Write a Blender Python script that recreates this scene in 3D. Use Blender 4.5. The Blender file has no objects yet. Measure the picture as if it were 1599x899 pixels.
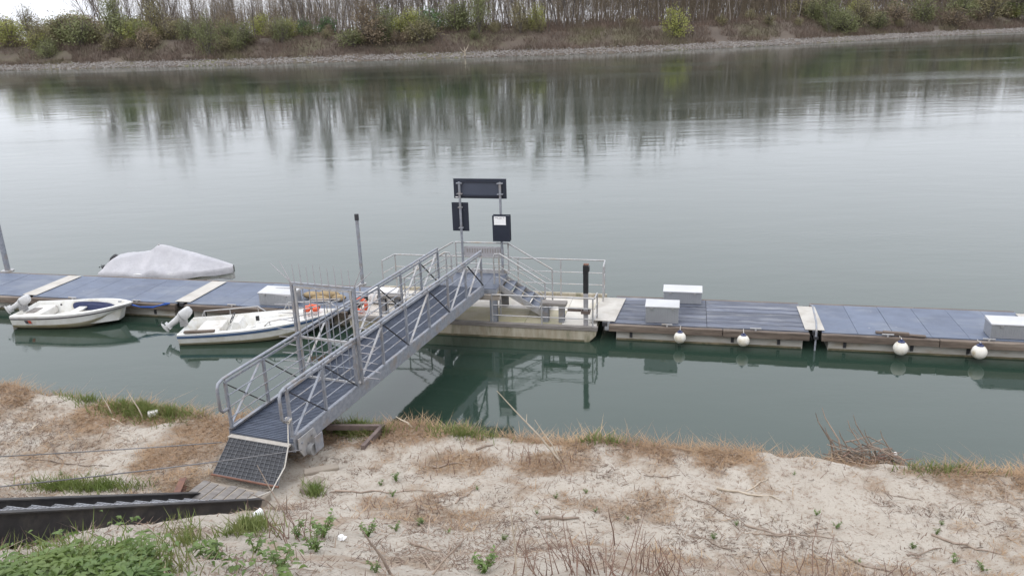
import bpy, math, random
import numpy as np
from mathutils import Vector, Matrix
random.seed(7); rng = np.random.default_rng(7)
SC = bpy.context.scene
COL = SC.collection
R = math.radians

# ---------------------------------------------------------------- camera
CAM_H = 7.5; PITCH = R(18.0); ROLL = R(1.8); FPX = 1250.0; CX = 799.5; CY = 449.5
fw = Vector((0, math.cos(PITCH), -math.sin(PITCH))); r0 = Vector((1, 0, 0)); u0_ = r0.cross(fw)
CR = r0 * math.cos(ROLL) - u0_ * math.sin(ROLL); CU = r0 * math.sin(ROLL) + u0_ * math.cos(ROLL)
cam = bpy.data.cameras.new('camera'); cam.sensor_fit = 'HORIZONTAL'; cam.sensor_width = 36
cam.lens = 36 * FPX / 1599; cam.clip_end = 6000; cam.clip_start = 0.1
camo = bpy.data.objects.new('camera', cam); COL.objects.link(camo)
mw = Matrix((CR, CU, -fw)).transposed().to_4x4(); mw.translation = (0, 0, CAM_H); camo.matrix_world = mw
SC.camera = camo

# ---------------------------------------------------------------- overcast sky, soft sun, exposure
SUN_EL, SUN_AZ = R(52), R(215)
w = bpy.data.worlds.new('World'); SC.world = w; w.use_nodes = True
nt = w.node_tree; nt.nodes.clear()
def nn(t, typ, **kw):
    n = t.nodes.new(typ)
    for k, v_ in kw.items(): setattr(n, k, v_)
    return n
out = nn(nt, 'ShaderNodeOutputWorld'); bg = nn(nt, 'ShaderNodeBackground'); bg.inputs[1].default_value = 0.1
sky = nn(nt, 'ShaderNodeTexSky', sky_type='NISHITA'); sky.sun_disc = False; sky.sun_elevation = SUN_EL; sky.sun_rotation = SUN_AZ
sky.dust_density = 4.0; sky.air_density = 1.5
hs = nn(nt, 'ShaderNodeHueSaturation'); hs.inputs['Saturation'].default_value = 0.25
tc = nn(nt, 'ShaderNodeTexCoord'); sx = nn(nt, 'ShaderNodeSeparateXYZ')
mr = nn(nt, 'ShaderNodeMapRange'); mr.inputs[1].default_value = 0; mr.inputs[2].default_value = 1
mr.inputs[3].default_value = 11.2; mr.inputs[4].default_value = 18.5      # overcast: the zenith brighter than the horizon
cn = nn(nt, 'ShaderNodeTexNoise'); cn.inputs['Scale'].default_value = 2.2; cn.inputs['Detail'].default_value = 4
cm = nn(nt, 'ShaderNodeMapRange'); cm.inputs[3].default_value = 0.93; cm.inputs[4].default_value = 1.07
ml = nn(nt, 'ShaderNodeMath', operation='MULTIPLY')
cc = nn(nt, 'ShaderNodeVectorMath', operation='SCALE'); cc.inputs[0].default_value = (0.95, 0.98, 1.06)
mx = nn(nt, 'ShaderNodeMix', data_type='RGBA'); mx.inputs[0].default_value = 0.12
L = nt.links.new
L(tc.outputs['Generated'], sx.inputs[0]); L(sx.outputs['Z'], mr.inputs[0]); L(tc.outputs['Generated'], cn.inputs['Vector'])
L(cn.outputs['Fac'], cm.inputs[0]); L(mr.outputs[0], ml.inputs[0]); L(cm.outputs[0], ml.inputs[1]); L(ml.outputs[0], cc.inputs['Scale'])
L(sky.outputs[0], hs.inputs['Color']); L(cc.outputs[0], mx.inputs[6]); L(hs.outputs[0], mx.inputs[7])
L(mx.outputs[2], bg.inputs[0]); L(bg.outputs[0], out.inputs[0])
sl = bpy.data.lights.new('sun', 'SUN'); sl.energy = 0.7; sl.angle = R(35); sl.color = (1, 0.97, 0.93)
so = bpy.data.objects.new('sun', sl); COL.objects.link(so)
sd = Vector((math.sin(SUN_AZ) * math.cos(SUN_EL), math.cos(SUN_AZ) * math.cos(SUN_EL), math.sin(SUN_EL)))
so.rotation_euler = sd.to_track_quat('Z', 'Y').to_euler(); so.location = sd * 60
SC.view_settings.view_transform = 'Standard'; SC.view_settings.look = 'None'; SC.view_settings.gamma = 1
SC.view_settings.use_curve_mapping = False; SC.view_settings.exposure = 0.27
SC.cycles.max_bounces = 6; SC.cycles.transparent_max_bounces = 8

# ---------------------------------------------------------------- helpers: materials
MATS = {}
def pm(name, c1, c2=None, scale=6, rough=0.6, metal=0.0, bump=0.0, bscale=60, stretch=(1, 1, 1), rnd=0.0, c3=None, s3=2.0, lo=0.35, hi=0.65, spec=0.5, back=0, speck=None):
    """noise-mixed procedural material; rnd = brightness change from object to object; c3 = stain colour on a second noise"""
    m = bpy.data.materials.new(name); m.use_nodes = True; t = m.node_tree; N = t.nodes; b = N['Principled BSDF']; k = t.links.new
    b.inputs['Roughness'].default_value = rough; b.inputs['Metallic'].default_value = metal; b.inputs['Specular IOR Level'].default_value = spec
    co = nn(t, 'ShaderNodeTexCoord'); mp = nn(t, 'ShaderNodeMapping'); mp.inputs['Scale'].default_value = stretch
    k(co.outputs['Object'], mp.inputs[0])
    oi = nn(t, 'ShaderNodeObjectInfo')
    def noise(sc, det=5):
        n = nn(t, 'ShaderNodeTexNoise', noise_dimensions='4D'); n.inputs['Scale'].default_value = sc; n.inputs['Detail'].default_value = det
        n.inputs['Roughness'].default_value = 0.62
        k(mp.outputs[0], n.inputs['Vector']); k(oi.outputs['Random'], n.inputs['W']); return n
    n1 = noise(scale); mr_ = nn(t, 'ShaderNodeMapRange'); mr_.inputs[1].default_value = lo; mr_.inputs[2].default_value = hi
    k(n1.outputs['Fac'], mr_.inputs[0])
    mix = nn(t, 'ShaderNodeMix', data_type='RGBA'); mix.inputs[6].default_value = (*c1, 1); mix.inputs[7].default_value = (*(c2 or [x * 0.7 for x in c1]), 1)
    k(mr_.outputs[0], mix.inputs[0]); o = mix.outputs[2]
    if c3:
        n3 = noise(s3, 6); m3 = nn(t, 'ShaderNodeMapRange'); m3.inputs[1].default_value = 0.5; m3.inputs[2].default_value = 0.72
        k(n3.outputs['Fac'], m3.inputs[0]); x3 = nn(t, 'ShaderNodeMix', data_type='RGBA'); x3.inputs[7].default_value = (*c3, 1)
        k(m3.outputs[0], x3.inputs[0]); k(o, x3.inputs[6]); o = x3.outputs[2]
    if speck:                                                            # droppings, grit
        n4 = noise(speck[1], 2); m4 = nn(t, 'ShaderNodeMapRange'); m4.inputs[1].default_value = speck[2]; m4.inputs[2].default_value = speck[2] + .03
        k(n4.outputs['Fac'], m4.inputs[0]); x4 = nn(t, 'ShaderNodeMix', data_type='RGBA'); x4.inputs[7].default_value = (*speck[0], 1)
        k(m4.outputs[0], x4.inputs[0]); k(o, x4.inputs[6]); o = x4.outputs[2]
    if rnd:
        mm = nn(t, 'ShaderNodeMapRange'); mm.inputs[3].default_value = 1 - rnd; mm.inputs[4].default_value = 1 + rnd; k(oi.outputs['Random'], mm.inputs[0])
        sc_ = nn(t, 'ShaderNodeVectorMath', operation='SCALE'); k(o, sc_.inputs[0]); k(mm.outputs[0], sc_.inputs['Scale']); o = sc_.outputs[0]
    k(o, b.inputs['Base Color'])
    if bump:
        nb = noise(bscale, 4); bp = nn(t, 'ShaderNodeBump'); bp.inputs['Strength'].default_value = 0.6; bp.inputs['Distance'].default_value = bump
        k(nb.outputs['Fac'], bp.inputs['Height']); k(bp.outputs[0], b.inputs['Normal'])
    if back:                                                             # thin leaves let some light through
        tr = nn(t, 'ShaderNodeBsdfTranslucent'); ms = nn(t, 'ShaderNodeMixShader'); ms.inputs[0].default_value = back
        k(o, tr.inputs[0]); k(b.outputs[0], ms.inputs[1]); k(tr.outputs[0], ms.inputs[2]); k(ms.outputs[0], N['Material Output'].inputs[0])
    MATS[name] = m; return m
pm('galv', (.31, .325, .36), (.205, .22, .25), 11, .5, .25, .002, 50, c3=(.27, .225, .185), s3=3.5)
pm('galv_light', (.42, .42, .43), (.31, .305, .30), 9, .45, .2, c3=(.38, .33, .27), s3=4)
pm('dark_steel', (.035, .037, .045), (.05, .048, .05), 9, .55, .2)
pm('black_paint', (.018, .017, .019), (.034, .031, .032), 5, .5, 0, .002, 40, c3=(.075, .065, .055), s3=3)
pm('gang_deck', (.10, .118, .158), (.068, .08, .11), 5, .42, .1, .003, 60, rnd=.1)
pm('dock_deck', (.115, .14, .195), (.08, .098, .14), 1.6, .55, 0, .006, 90, (.8, 1.6, 1), rnd=.08, c3=(.17, .19, .225), s3=.9, speck=((.6, .58, .54), 14, .735))
pm('strip_deck', (.105, .118, .155), (.06, .067, .09), 4, .6, 0, .004, 90, (.5, 3, 1), rnd=.24, c3=(.2, .205, .22), s3=3, speck=((.6, .58, .54), 14, .735))
pm('plate', (.47, .445, .40), (.40, .375, .335), 3, .6, 0, .002, 60, c3=(.33, .30, .255), s3=2)
pm('timber', (.15, .115, .09), (.075, .058, .047), 5, .85, 0, .01, 30, (.4, 3, 3), c3=(.24, .2, .165), s3=2, rnd=.15)
pm('float', (.43, .42, .39), (.36, .34, .30), 4, .7, 0, .003, 40, (.6, 1, 2.2), c3=(.25, .2, .14), s3=2.2)
pm('hull_beige', (.42, .385, .31), (.29, .25, .18), 3, .7, 0, .004, 35, (2.2, 1, .5), c3=(.11, .115, .06), s3=1.9, rnd=.03)
pm('pont_deck', (.58, .55, .50), (.49, .455, .40), 2.2, .75, 0, .003, 50, c3=(.40, .36, .25), s3=.9, rnd=.05)
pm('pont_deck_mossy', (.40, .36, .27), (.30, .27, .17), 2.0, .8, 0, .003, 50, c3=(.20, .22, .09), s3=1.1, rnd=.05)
pm('grey_wood', (.24, .22, .20), (.15, .135, .125), 5, .85, 0, .006, 40, (.5, 3, 3))
pm('sign_dark', (.017, .021, .034), (.022, .027, .042), 3, .4)
pm('sign_back', (.055, .065, .092), (.048, .056, .08), 3, .45)
pm('paper', (.80, .80, .80), (.74, .74, .74), 12, .7)
pm('print_grey', (.25, .25, .26), (.4, .4, .4), 30, .7)
pm('panel_grey', (.37, .36, .375), (.30, .29, .30), 14, .6, .1, .002, 60)
pm('box_alu', (.33, .34, .36), (.285, .295, .315), 1.5, .42, .3, .002, 60)
pm('box_lid', (.52, .52, .53), (.43, .43, .43), 1.2, .45, .15)
pm('gelcoat', (.72, .72, .70), (.62, .61, .57), 3, .32, 0, c3=(.48, .44, .35), s3=2.4)
pm('boat_bottom', (.55, .50, .38), (.42, .36, .23), 4, .5, 0, c3=(.33, .26, .13), s3=3, stretch=(.6, 1, 2))
pm('gel_inner', (.66, .65, .62), (.55, .53, .49), 4, .5, c3=(.36, .32, .26), s3=3)
pm('navy', (.018, .026, .085), (.03, .04, .10), 5, .5)
pm('stripe_blue', (.05, .10, .20), (.075, .12, .22), 5, .4)
pm('stripe_dark', (.05, .045, .06), (.08, .07, .08), 8, .5)
pm('red_decal', (.45, .06, .03), (.38, .08, .05), 20, .5)
pm('orange', (.80, .13, .05), (.66, .10, .04), 12, .6)
pm('motor_white', (.60, .60, .60), (.48, .48, .48), 5, .35)
pm('motor_grey', (.30, .30, .30), (.22, .22, .22), 8, .5)
pm('motor_black', (.014, .014, .017), (.028, .028, .03), 8, .4)
pm('tarp', (.43, .425, .44), (.35, .345, .365), 2.5, .75, 0, .05, 5, c3=(.48, .47, .49), s3=2)
pm('rope_blue', (.02, .07, .30), (.03, .10, .38), 60, .8)
pm('rope_white', (.56, .53, .48), (.4, .37, .32), 60, .85)
pm('wire', (.12, .12, .125), (.2, .19, .19), 40, .5, .4)
pm('buoy', (.70, .68, .63), (.60, .56, .48), 6, .45, c3=(.42, .35, .23), s3=5)
pm('burlap', (.36, .27, .15), (.22, .16, .09), 8, .9, 0, .02, 30)
pm('rust', (.20, .095, .062), (.12, .065, .05), 8, .85, 0, .004, 50)
pm('rusty_beam', (.16, .12, .105), (.10, .075, .068), 8, .85, 0, .004, 50)
pm('concrete', (.42, .39, .35), (.33, .30, .26), 5, .85, 0, .006, 40, c3=(.25, .2, .16), s3=2)
pm('scum', (.13, .105, .065), (.085, .085, .045), 7, .8, c3=(.24, .19, .12), s3=4)
pm('mud', (.22, .185, .15), (.30, .26, .21), 3, .9, 0, .02, 20)
pm('grating', (.03, .032, .037), (.05, .05, .054), 9, .5, .3)
pm('grating_light', (.32, .33, .35), (.25, .25, .26), 9, .5, .3)
pm('grating_mid', (.17, .175, .185), (.11, .11, .115), 9, .5, .3)
pm('foam', (.72, .70, .68), (.62, .6, .57), 12, .8, 0, .006, 30)
pm('driftwood', (.30, .24, .19), (.19, .145, .115), 7, .9, 0, .003, 60, rnd=.3)
pm('pale_stick', (.50, .43, .34), (.37, .31, .24), 7, .9, rnd=.15)
pm('dead_stem', (.15, .085, .066), (.24, .16, .12), 7, .9, rnd=.25)
pm('straw', (.39, .265, .16), (.26, .17, .105), .9, .9, c3=(.50, .36, .21), s3=1.7, back=.15)
pm('litter', (.185, .125, .088), (.095, .066, .05), 3, .9, c3=(.42, .33, .24), s3=5)
pm('grass', (.115, .165, .035), (.17, .20, .06), 2, .7, back=.25, c3=(.22, .2, .08), s3=3)
pm('leaf', (.085, .15, .035), (.145, .20, .05), 9, .5, back=.25, rnd=.15)
pm('leaf_dark', (.075, .135, .028), (.135, .19, .045), 2.2, .5, back=.2, c3=(.15, .20, .065), s3=5)
pm('bark', (.15, .126, .11), (.105, .088, .078), .8, .9, rnd=.25)
pm('bark_pale', (.23, .205, .18), (.16, .14, .125), .8, .9, rnd=.2)
pm('twigs', (.215, .172, .122), (.165, .132, .095), .3, .95, rnd=.2)
pm('scrub', (.15, .108, .082), (.10, .075, .06), .12, .95, c3=(.135, .13, .062), s3=.06)
pm('riprap', (.24, .22, .20), (.15, .135, .125), .5, .9, c3=(.17, .15, .13), s3=.9)
pm('fol_green', (0.2, 0.215, 0.095), (0.15, 0.16, 0.07), .35, .8, back=.2, rnd=.18)
pm('fol_olive', (0.25, 0.225, 0.115), (0.19, 0.165, 0.09), .35, .8, back=.2, rnd=.18)
pm('fol_lime', (0.33, 0.34, 0.095), (0.25, 0.26, 0.075), .35, .8, back=.2, rnd=.12)
pm('fol_russet', (0.235, 0.18, 0.115), (0.185, 0.14, 0.092), .35, .8, back=.2, rnd=.15)
pm('fol_dark', (0.075, 0.13, 0.05), (0.1, 0.165, 0.065), .5, .8, back=.1, rnd=.15)
pm('far_soil', (.085, .066, .053), (.115, .09, .068), .12, .95, 0, .2, .7, c3=(.125, .13, .06), s3=.05)

# ---------------------------------------------------------------- helpers: meshes
class MB:
    def __init__(s): s.v = []; s.f = []
    def add(s, vs, fs):
        o = len(s.v); s.v += [tuple(p) for p in vs]; s.f += [tuple(i + o for i in f) for f in fs]; return s
    def box(s, x0, x1, y0, y1, z0, z1):
        return s.add([(x0, y0, z0), (x1, y0, z0), (x1, y1, z0), (x0, y1, z0), (x0, y0, z1), (x1, y0, z1), (x1, y1, z1), (x0, y1, z1)],
                     [(0, 3, 2, 1), (4, 5, 6, 7), (0, 1, 5, 4), (1, 2, 6, 5), (2, 3, 7, 6), (3, 0, 4, 7)])
    def bar(s, p, q, w, h, up=(0, 0, 1)):                               # rectangular bar from p to q
        p = Vector(p); q = Vector(q); d = (q - p).normalized(); a = d.cross(Vector(up))
        if a.length < 1e-4: a = d.cross(Vector((0, 1, 0)))
        a.normalize(); b = a.cross(d); vs = []
        for c in (p, q):
            for i, j in ((-1, -1), (1, -1), (1, 1), (-1, 1)): vs.append(c + a * (i * w / 2) + b * (j * h / 2))
        return s.add(vs, [(3, 2, 1, 0), (4, 5, 6, 7), (0, 1, 5, 4), (1, 2, 6, 5), (2, 3, 7, 6), (3, 0, 4, 7)])
    def path(s, pts, r, n=8, cap=True):                                 # tube along points; r a number or one per point
        pts = [Vector(p) for p in pts]; m = len(pts); rr = r if isinstance(r, (list, tuple)) else [r] * m
        o = len(s.v); ref = None
        for i, p in enumerate(pts):
            d = (pts[min(i + 1, m - 1)] - pts[max(i - 1, 0)]).normalized()
            if ref is None: ref = d.cross(Vector((0, 0, 1))) if abs(d.z) < .9 else d.cross(Vector((0, 1, 0)))
            a = (ref - d * ref.dot(d)).normalized(); b = d.cross(a); ref = a
            for k_ in range(n):
                t_ = 2 * math.pi * k_ / n; s.v.append(tuple(p + (a * math.cos(t_) + b * math.sin(t_)) * rr[i]))
        for i in range(m - 1):
            for k_ in range(n):
                a0 = o + i * n + k_; a1 = o + i * n + (k_ + 1) % n; s.f.append((a0, a1, a1 + n, a0 + n))
        if cap: s.f.append(tuple(o + k_ for k_ in range(n))[::-1]); s.f.append(tuple(o + (m - 1) * n + k_ for k_ in range(n)))
        return s
    def lathe(s, prof, n=16, c=(0, 0, 0), axis='z'):
        o = len(s.v); m = len(prof)
        for r_, z_ in prof:
            for k_ in range(n):
                t_ = 2 * math.pi * k_ / n; x_, y_ = r_ * math.cos(t_), r_ * math.sin(t_)
                p = (x_, y_, z_) if axis == 'z' else (z_, x_, y_) if axis == 'x' else (x_, z_, y_)
                s.v.append((p[0] + c[0], p[1] + c[1], p[2] + c[2]))
        for i in range(m - 1):
            for k_ in range(n): s.f.append((o + i * n + k_, o + i * n + (k_ + 1) % n, o + (i + 1) * n + (k_ + 1) % n, o + (i + 1) * n + k_))
        return s
    def loft(s, rings, closed=False):
        o = len(s.v); n = len(rings[0])
        for r_ in rings: s.v += [tuple(p) for p in r_]
        for i in range(len(rings) - 1):
            for k_ in range(n if closed else n - 1):
                k2 = (k_ + 1) % n; s.f.append((o + i * n + k_, o + i * n + k2, o + (i + 1) * n + k2, o + (i + 1) * n + k_))
        return s
    def poly(s, pts): o = len(s.v); s.v += [tuple(p) for p in pts]; s.f.append(tuple(range(o, o + len(pts)))); return s
    def prism(s, pts, off):                                             # polygon pts extruded by vector off
        n = len(pts); off = Vector(off); o = len(s.v)
        s.v += [tuple(p) for p in pts] + [tuple(Vector(p) + off) for p in pts]
        s.f.append(tuple(range(o, o + n))[::-1]); s.f.append(tuple(range(o + n, o + 2 * n)))
        for i in range(n): s.f.append((o + i, o + (i + 1) % n, o + n + (i + 1) % n, o + n + i))
        return s
    def mesh(s, name, smooth=None):
        me = bpy.data.meshes.new(name); me.from_pydata(s.v, [], s.f); me.update()
        import bmesh
        bm = bmesh.new(); bm.from_mesh(me); bmesh.ops.recalc_face_normals(bm, faces=bm.faces); bm.to_mesh(me); bm.free()
        if smooth:
            me.polygons.foreach_set('use_smooth', [True] * len(me.polygons)); me.set_sharp_from_angle(angle=R(smooth))
        return me
    def build(s, name, mat, parent=None, smooth=None, bevel=0):
        return link(name, s.mesh(name, smooth), mat, parent, bevel)
def link(name, me, mat, parent=None, bevel=0):
    if mat and not me.materials: me.materials.append(MATS[mat])
    o = bpy.data.objects.new(name, me); COL.objects.link(o); o.parent = parent
    if mat and me.materials[0] != MATS[mat]: o.material_slots[0].link = 'OBJECT'; o.material_slots[0].material = MATS[mat]
    if bevel: b = o.modifiers.new('bevel', 'BEVEL'); b.width = bevel; b.segments = 2; b.limit_method = 'ANGLE'
    return o
def tag(o, label, cat, group=None):
    o['label'] = label; o['category'] = cat
    if group: o['group'] = group
    return o
def thing(name, loc, rz, label, cat, group=None):
    o = bpy.data.objects.new(name, None); COL.objects.link(o); o.location = loc; o.rotation_euler = (0, 0, rz); o.empty_display_size = .2
    return tag(o, label, cat, group)
def kind(o, k_): o['kind'] = k_; return o
def npmesh(name, verts, faces, mat):                                     # big arrays
    me = bpy.data.meshes.new(name); me.from_pydata(verts.tolist(), [], faces.tolist()); me.update(); me.materials.append(MATS[mat]); return me

# dock frame: u along the landing stage (to the right), v across it (away from the camera)
DU = Vector((.976, -.218, 0)); DV = Vector((.218, .976, 0)); DO = Vector((2.58, 18.99, 0)); DRZ = math.atan2(-.218, .976)
def D(u, v, z=0): return DO + DU * u + DV * v + Vector((0, 0, z))

# numpy value noise
def vn(x, y, seed=0):
    x = np.asarray(x, float); y = np.asarray(y, float); xi = np.floor(x).astype(np.int64); yi = np.floor(y).astype(np.int64); fx = x - xi; fy = y - yi
    fx = fx * fx * (3 - 2 * fx); fy = fy * fy * (3 - 2 * fy)
    def h(a, b):
        n = (a * 374761393 + b * 668265263 + seed * 974711) & 0x7fffffff; n = ((n ^ (n >> 13)) * 1274126177) & 0x7fffffff; return ((n ^ (n >> 16)) & 0xffff) / 65535.0
    return (h(xi, yi) * (1 - fx) + h(xi + 1, yi) * fx) * (1 - fy) + (h(xi, yi + 1) * (1 - fx) + h(xi + 1, yi + 1) * fx) * fy
def fbm(x, y, seed=0, o=3):
    a = 0; k_ = 1
    for i in range(o): a = a + k_ * (vn(x * 2 ** i, y * 2 ** i, seed + i) - .5); k_ *= .5
    return a

# ================================================================ SETTING
GD = np.array([.349, .937]); GR = np.array([.937, -.349]); STA = np.array([-3.8, 10.13])
SP = np.array([-200, -14, 0, .4, 9.1, 9.6, 12.1, 12.45, 12.9, 13.7, 15.5, 30]); ZP = np.array([5.9, 5.9, 5.9, 5.75, 1.05, .97, .88, .74, .38, -.25, -1.3, -2.5])
def sm(a, b, x): t = np.clip((x - a) / (b - a), 0, 1); return t * t * (3 - 2 * t)
def ground_s(x, y): return y + .22 * x + .38 * fbm(x * .45, x * 0 + 3.1, 11) + .16 * fbm(x * 2.1, y * .3, 14)
def gz(x, y):
    x = np.asarray(x, float); y = np.asarray(y, float); s = ground_s(x, y); z = np.interp(s, SP, ZP)
    amp = np.where(s < 12.3, 1, .35)
    z = z + amp * (.20 * fbm(x * .55, y * .55, 1) + .09 * fbm(x * 2.4, y * 2.4, 5) + .04 * fbm(x * 7, y * 7, 8, 2))
    dx = x - STA[0]; dy = y - STA[1]; t = -(dx * GD[0] + dy * GD[1]); wv = dx * GR[0] + dy * GR[1]
    z = z - .42 * sm(-.5, .4, t) * sm(-1.9, -1.3, wv) * (1 - sm(.15, .6, wv))          # the hollow the steel stair lies in
    z = z - .10 * sm(-3.2, -2.6, t) * (1 - sm(-.4, .2, t)) * sm(-1.6, -1.2, wv) * (1 - sm(.2, 1.4, wv))
    z = z + .16 * np.exp(-((x + 1.6) ** 2 / .5 + (y - 12.0) ** 2 / .22)) + .22 * np.exp(-((x + 9.6) ** 2 / 1.2 + (y - 14.0) ** 2 / .4))
    return z
def pixray(px, py): return fw + CR * ((px - CX) / FPX) - CU * ((py - CY) / FPX)
def gp(px, py):                                                          # where the line of sight meets the near bank
    d = pixray(px, py); lo, hi = 3.0, 20.0; ts = np.linspace(lo, hi, 500)
    zz = CAM_H + d.z * ts - gz(d.x * ts, d.y * ts); i = int(np.argmax(zz < 0)) or 499
    return Vector((d.x * ts[i], d.y * ts[i], float(gz(d.x * ts[i], d.y * ts[i]))))

def grid_axis(parts):
    a = []
    for lo, hi, st in parts: a += list(np.arange(lo, hi, st))
    return np.array(a)
gx = grid_axis([(-90, -14, 2.5), (-14, 10, .07), (10, 91, 2.5)]); gs = grid_axis([(-40, 4.5, 1.0), (4.5, 13.6, .07), (13.6, 26, .8)])
XX, SS = np.meshgrid(gx, gs); YY = SS - .22 * XX; ZZ = gz(XX, YY)
nx, ns = len(gx), len(gs)
V = np.stack([XX.ravel(), YY.ravel(), ZZ.ravel()], 1); ii = (np.arange(ns - 1)[:, None] * nx + np.arange(nx - 1)[None]).ravel()
me = bpy.data.meshes.new('ground'); me.from_pydata(V.tolist(), [], np.stack([ii, ii + 1, ii + nx + 1, ii + nx], 1).tolist()); me.update()
me.polygons.foreach_set('use_smooth', [True] * len(me.polygons))
def straw_amount(x, y):                                                  # where dead grass thatches the sand
    s = ground_s(x, y); n = fbm(x * .9, y * .9, 31); n2 = fbm(x * 3, y * 3, 35)
    a = sm(11.45, 12.3, s + n * 1.5 + n2 * .7) * (.45 + .55 * sm(-.35, .1, n + .4 * n2))
    a = np.maximum(a, sm(-6.0, -7.6, x + 1.5 * n) * sm(9.2, 10.0, s) * sm(-.2, .3, n + .7 * n2 - .05) * .7)
    for cx_, cy_, rx, ry, k_ in ((-5.6, 11.9, .8, .9, 1), (-5.3, 11.0, .6, .5, .9), (-1.05, 11.35, .75, .33, .9), (.55, 11.2, .7, .4, .85), (-5.2, 12.8, .9, .7, 1)):
        a = np.maximum(a, k_ * np.clip(1.35 - ((x - cx_) / rx) ** 2 - ((y - cy_) / ry) ** 2 + n2 * .8, 0, 1))
    a = np.maximum(a, .62 * sm(.02, .38, fbm(x * .6, y * 1.1, 131) + .75 * n2) * sm(5, 7, s))
    return np.clip(a, 0, 1)
at = me.attributes.new('straw', 'FLOAT', 'POINT'); at.data.foreach_set('value', straw_amount(V[:, 0], V[:, 1]))
m = bpy.data.materials.new('sand'); m.use_nodes = True; t = m.node_tree; b = t.nodes['Principled BSDF']; k = t.links.new; b.inputs['Roughness'].default_value = .95; b.inputs['Specular IOR Level'].default_value = .2
co = nn(t, 'ShaderNodeTexCoord')
def tn(sc, det=6, ro=.6):
    n = nn(t, 'ShaderNodeTexNoise'); n.inputs['Scale'].default_value = sc; n.inputs['Detail'].default_value = det; n.inputs['Roughness'].default_value = ro; k(co.outputs['Object'], n.inputs['Vector']); return n.outputs['Fac']
def rng_(src, a, b_, c=0, d=1):
    q = nn(t, 'ShaderNodeMapRange'); q.inputs[1].default_value = a; q.inputs[2].default_value = b_; q.inputs[3].default_value = c; q.inputs[4].default_value = d; k(src, q.inputs[0]); return q.outputs[0]
def mixc(f, A, B):
    q = nn(t, 'ShaderNodeMix', data_type='RGBA'); k(f, q.inputs[0])
    for i, c in ((6, A), (7, B)):
        if isinstance(c, tuple): q.inputs[i].default_value = (*c, 1)
        else: k(c, q.inputs[i])
    return q.outputs[2]
base = mixc(rng_(tn(1.1), .35, .65), (.50, .455, .39), (.42, .37, .31))
base = mixc(rng_(tn(5.5, 8, .7), .50, .72), base, (.30, .235, .18))
base = mixc(rng_(tn(22, 5, .7), .55, .70), base, (.22, .155, .115))
base = mixc(rng_(tn(70, 3), .60, .72), base, (.55, .51, .46))
strw = mixc(rng_(tn(9, 7, .7), .35, .65), (.30, .195, .115), (.20, .135, .085))
an = nn(t, 'ShaderNodeAttribute', attribute_name='straw')
mm = nn(t, 'ShaderNodeMath', operation='MULTIPLY'); k(an.outputs['Fac'], mm.inputs[0]); k(rng_(tn(14, 5, .7), .30, .55, .35, 1), mm.inputs[1])
base = mixc(mm.outputs[0], base, strw)
sep = nn(t, 'ShaderNodeSeparateXYZ'); k(co.outputs['Object'], sep.inputs[0])
base = mixc(rng_(sep.outputs['Z'], .12, .45, 1, 0), base, (.13, .11, .085))        # wet mud at the waterline
k(base, b.inputs['Base Color'])
bp = nn(t, 'ShaderNodeBump'); bp.inputs['Strength'].default_value = .8; bp.inputs['Distance'].default_value = .035
ad = nn(t, 'ShaderNodeMath', operation='ADD'); k(tn(16, 8, .7), ad.inputs[0]); k(tn(60, 4, .6), ad.inputs[1]); k(ad.outputs[0], bp.inputs['Height']); k(bp.outputs[0], b.inputs['Normal'])
MATS['sand'] = m; me.materials.append(m)
kind(link('ground', me, None), 'structure')

# ---- river
me = bpy.data.meshes.new('river'); me.from_pydata([(-2500, 3, 0), (2500, 3, 0), (2500, 1200, 0), (-2500, 1200, 0)], [], [(0, 1, 2, 3)]); me.update()
m = bpy.data.materials.new('water'); m.use_nodes = True; t = m.node_tree; b = t.nodes['Principled BSDF']; k = t.links.new
b.inputs['Base Color'].default_value = (.022, .040, .029, 1); b.inputs['Roughness'].default_value = .09; b.inputs['IOR'].default_value = 1.53
co = nn(t, 'ShaderNodeTexCoord')
def wn(sc, stretch, det=3, rot=0.0):
    mp = nn(t, 'ShaderNodeMapping'); mp.inputs['Scale'].default_value = (stretch[0], stretch[1], 1); mp.inputs['Rotation'].default_value = (0, 0, rot)
    k(co.outputs['Object'], mp.inputs[0]); n = nn(t, 'ShaderNodeTexNoise'); n.inputs['Scale'].default_value = sc; n.inputs['Detail'].default_value = det; n.inputs['Roughness'].default_value = .5
    k(mp.outputs[0], n.inputs['Vector']); return n.outputs['Fac']
def mth(op, a, b_):
    q = nn(t, 'ShaderNodeMath', operation=op)
    for i, c in ((0, a), (1, b_)):
        if isinstance(c, (int, float)): q.inputs[i].default_value = c
        else: k(c, q.inputs[i])
    return q.outputs[0]
patch = rng_(wn(.05, (.35, 1.3), 4, .22), .45, .72, .16, 1.0)
h = mth('ADD', mth('MULTIPLY', wn(.55, (.55, 1.2), 2, .25), .011), mth('MULTIPLY', mth('MULTIPLY', wn(3.2, (.7, 1.25), 3, .2), .0048), patch))
h = mth('ADD', h, mth('MULTIPLY', mth('MULTIPLY', wn(11, (.8, 1.2), 2, .2), .0022), patch))
ruf = rng_(wn(.16, (.5, 1.5), 4, .22), .52, .70)
h = mth('ADD', h, mth('MULTIPLY', mth('MULTIPLY', wn(5.5, (.65, 1.3), 3, .2), .0055), ruf))
bp = nn(t, 'ShaderNodeBump'); bp.inputs['Strength'].default_value = 1.0; bp.inputs['Distance'].default_value = 1.0
k(h, bp.inputs['Height']); k(bp.outputs[0], b.inputs['Normal']); k(mth('ADD', mth('MULTIPLY', patch, .09), .035), b.inputs['Roughness'])
MATS['water'] = m; me.materials.append(m); kind(link('river', me, None), 'structure')

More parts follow.
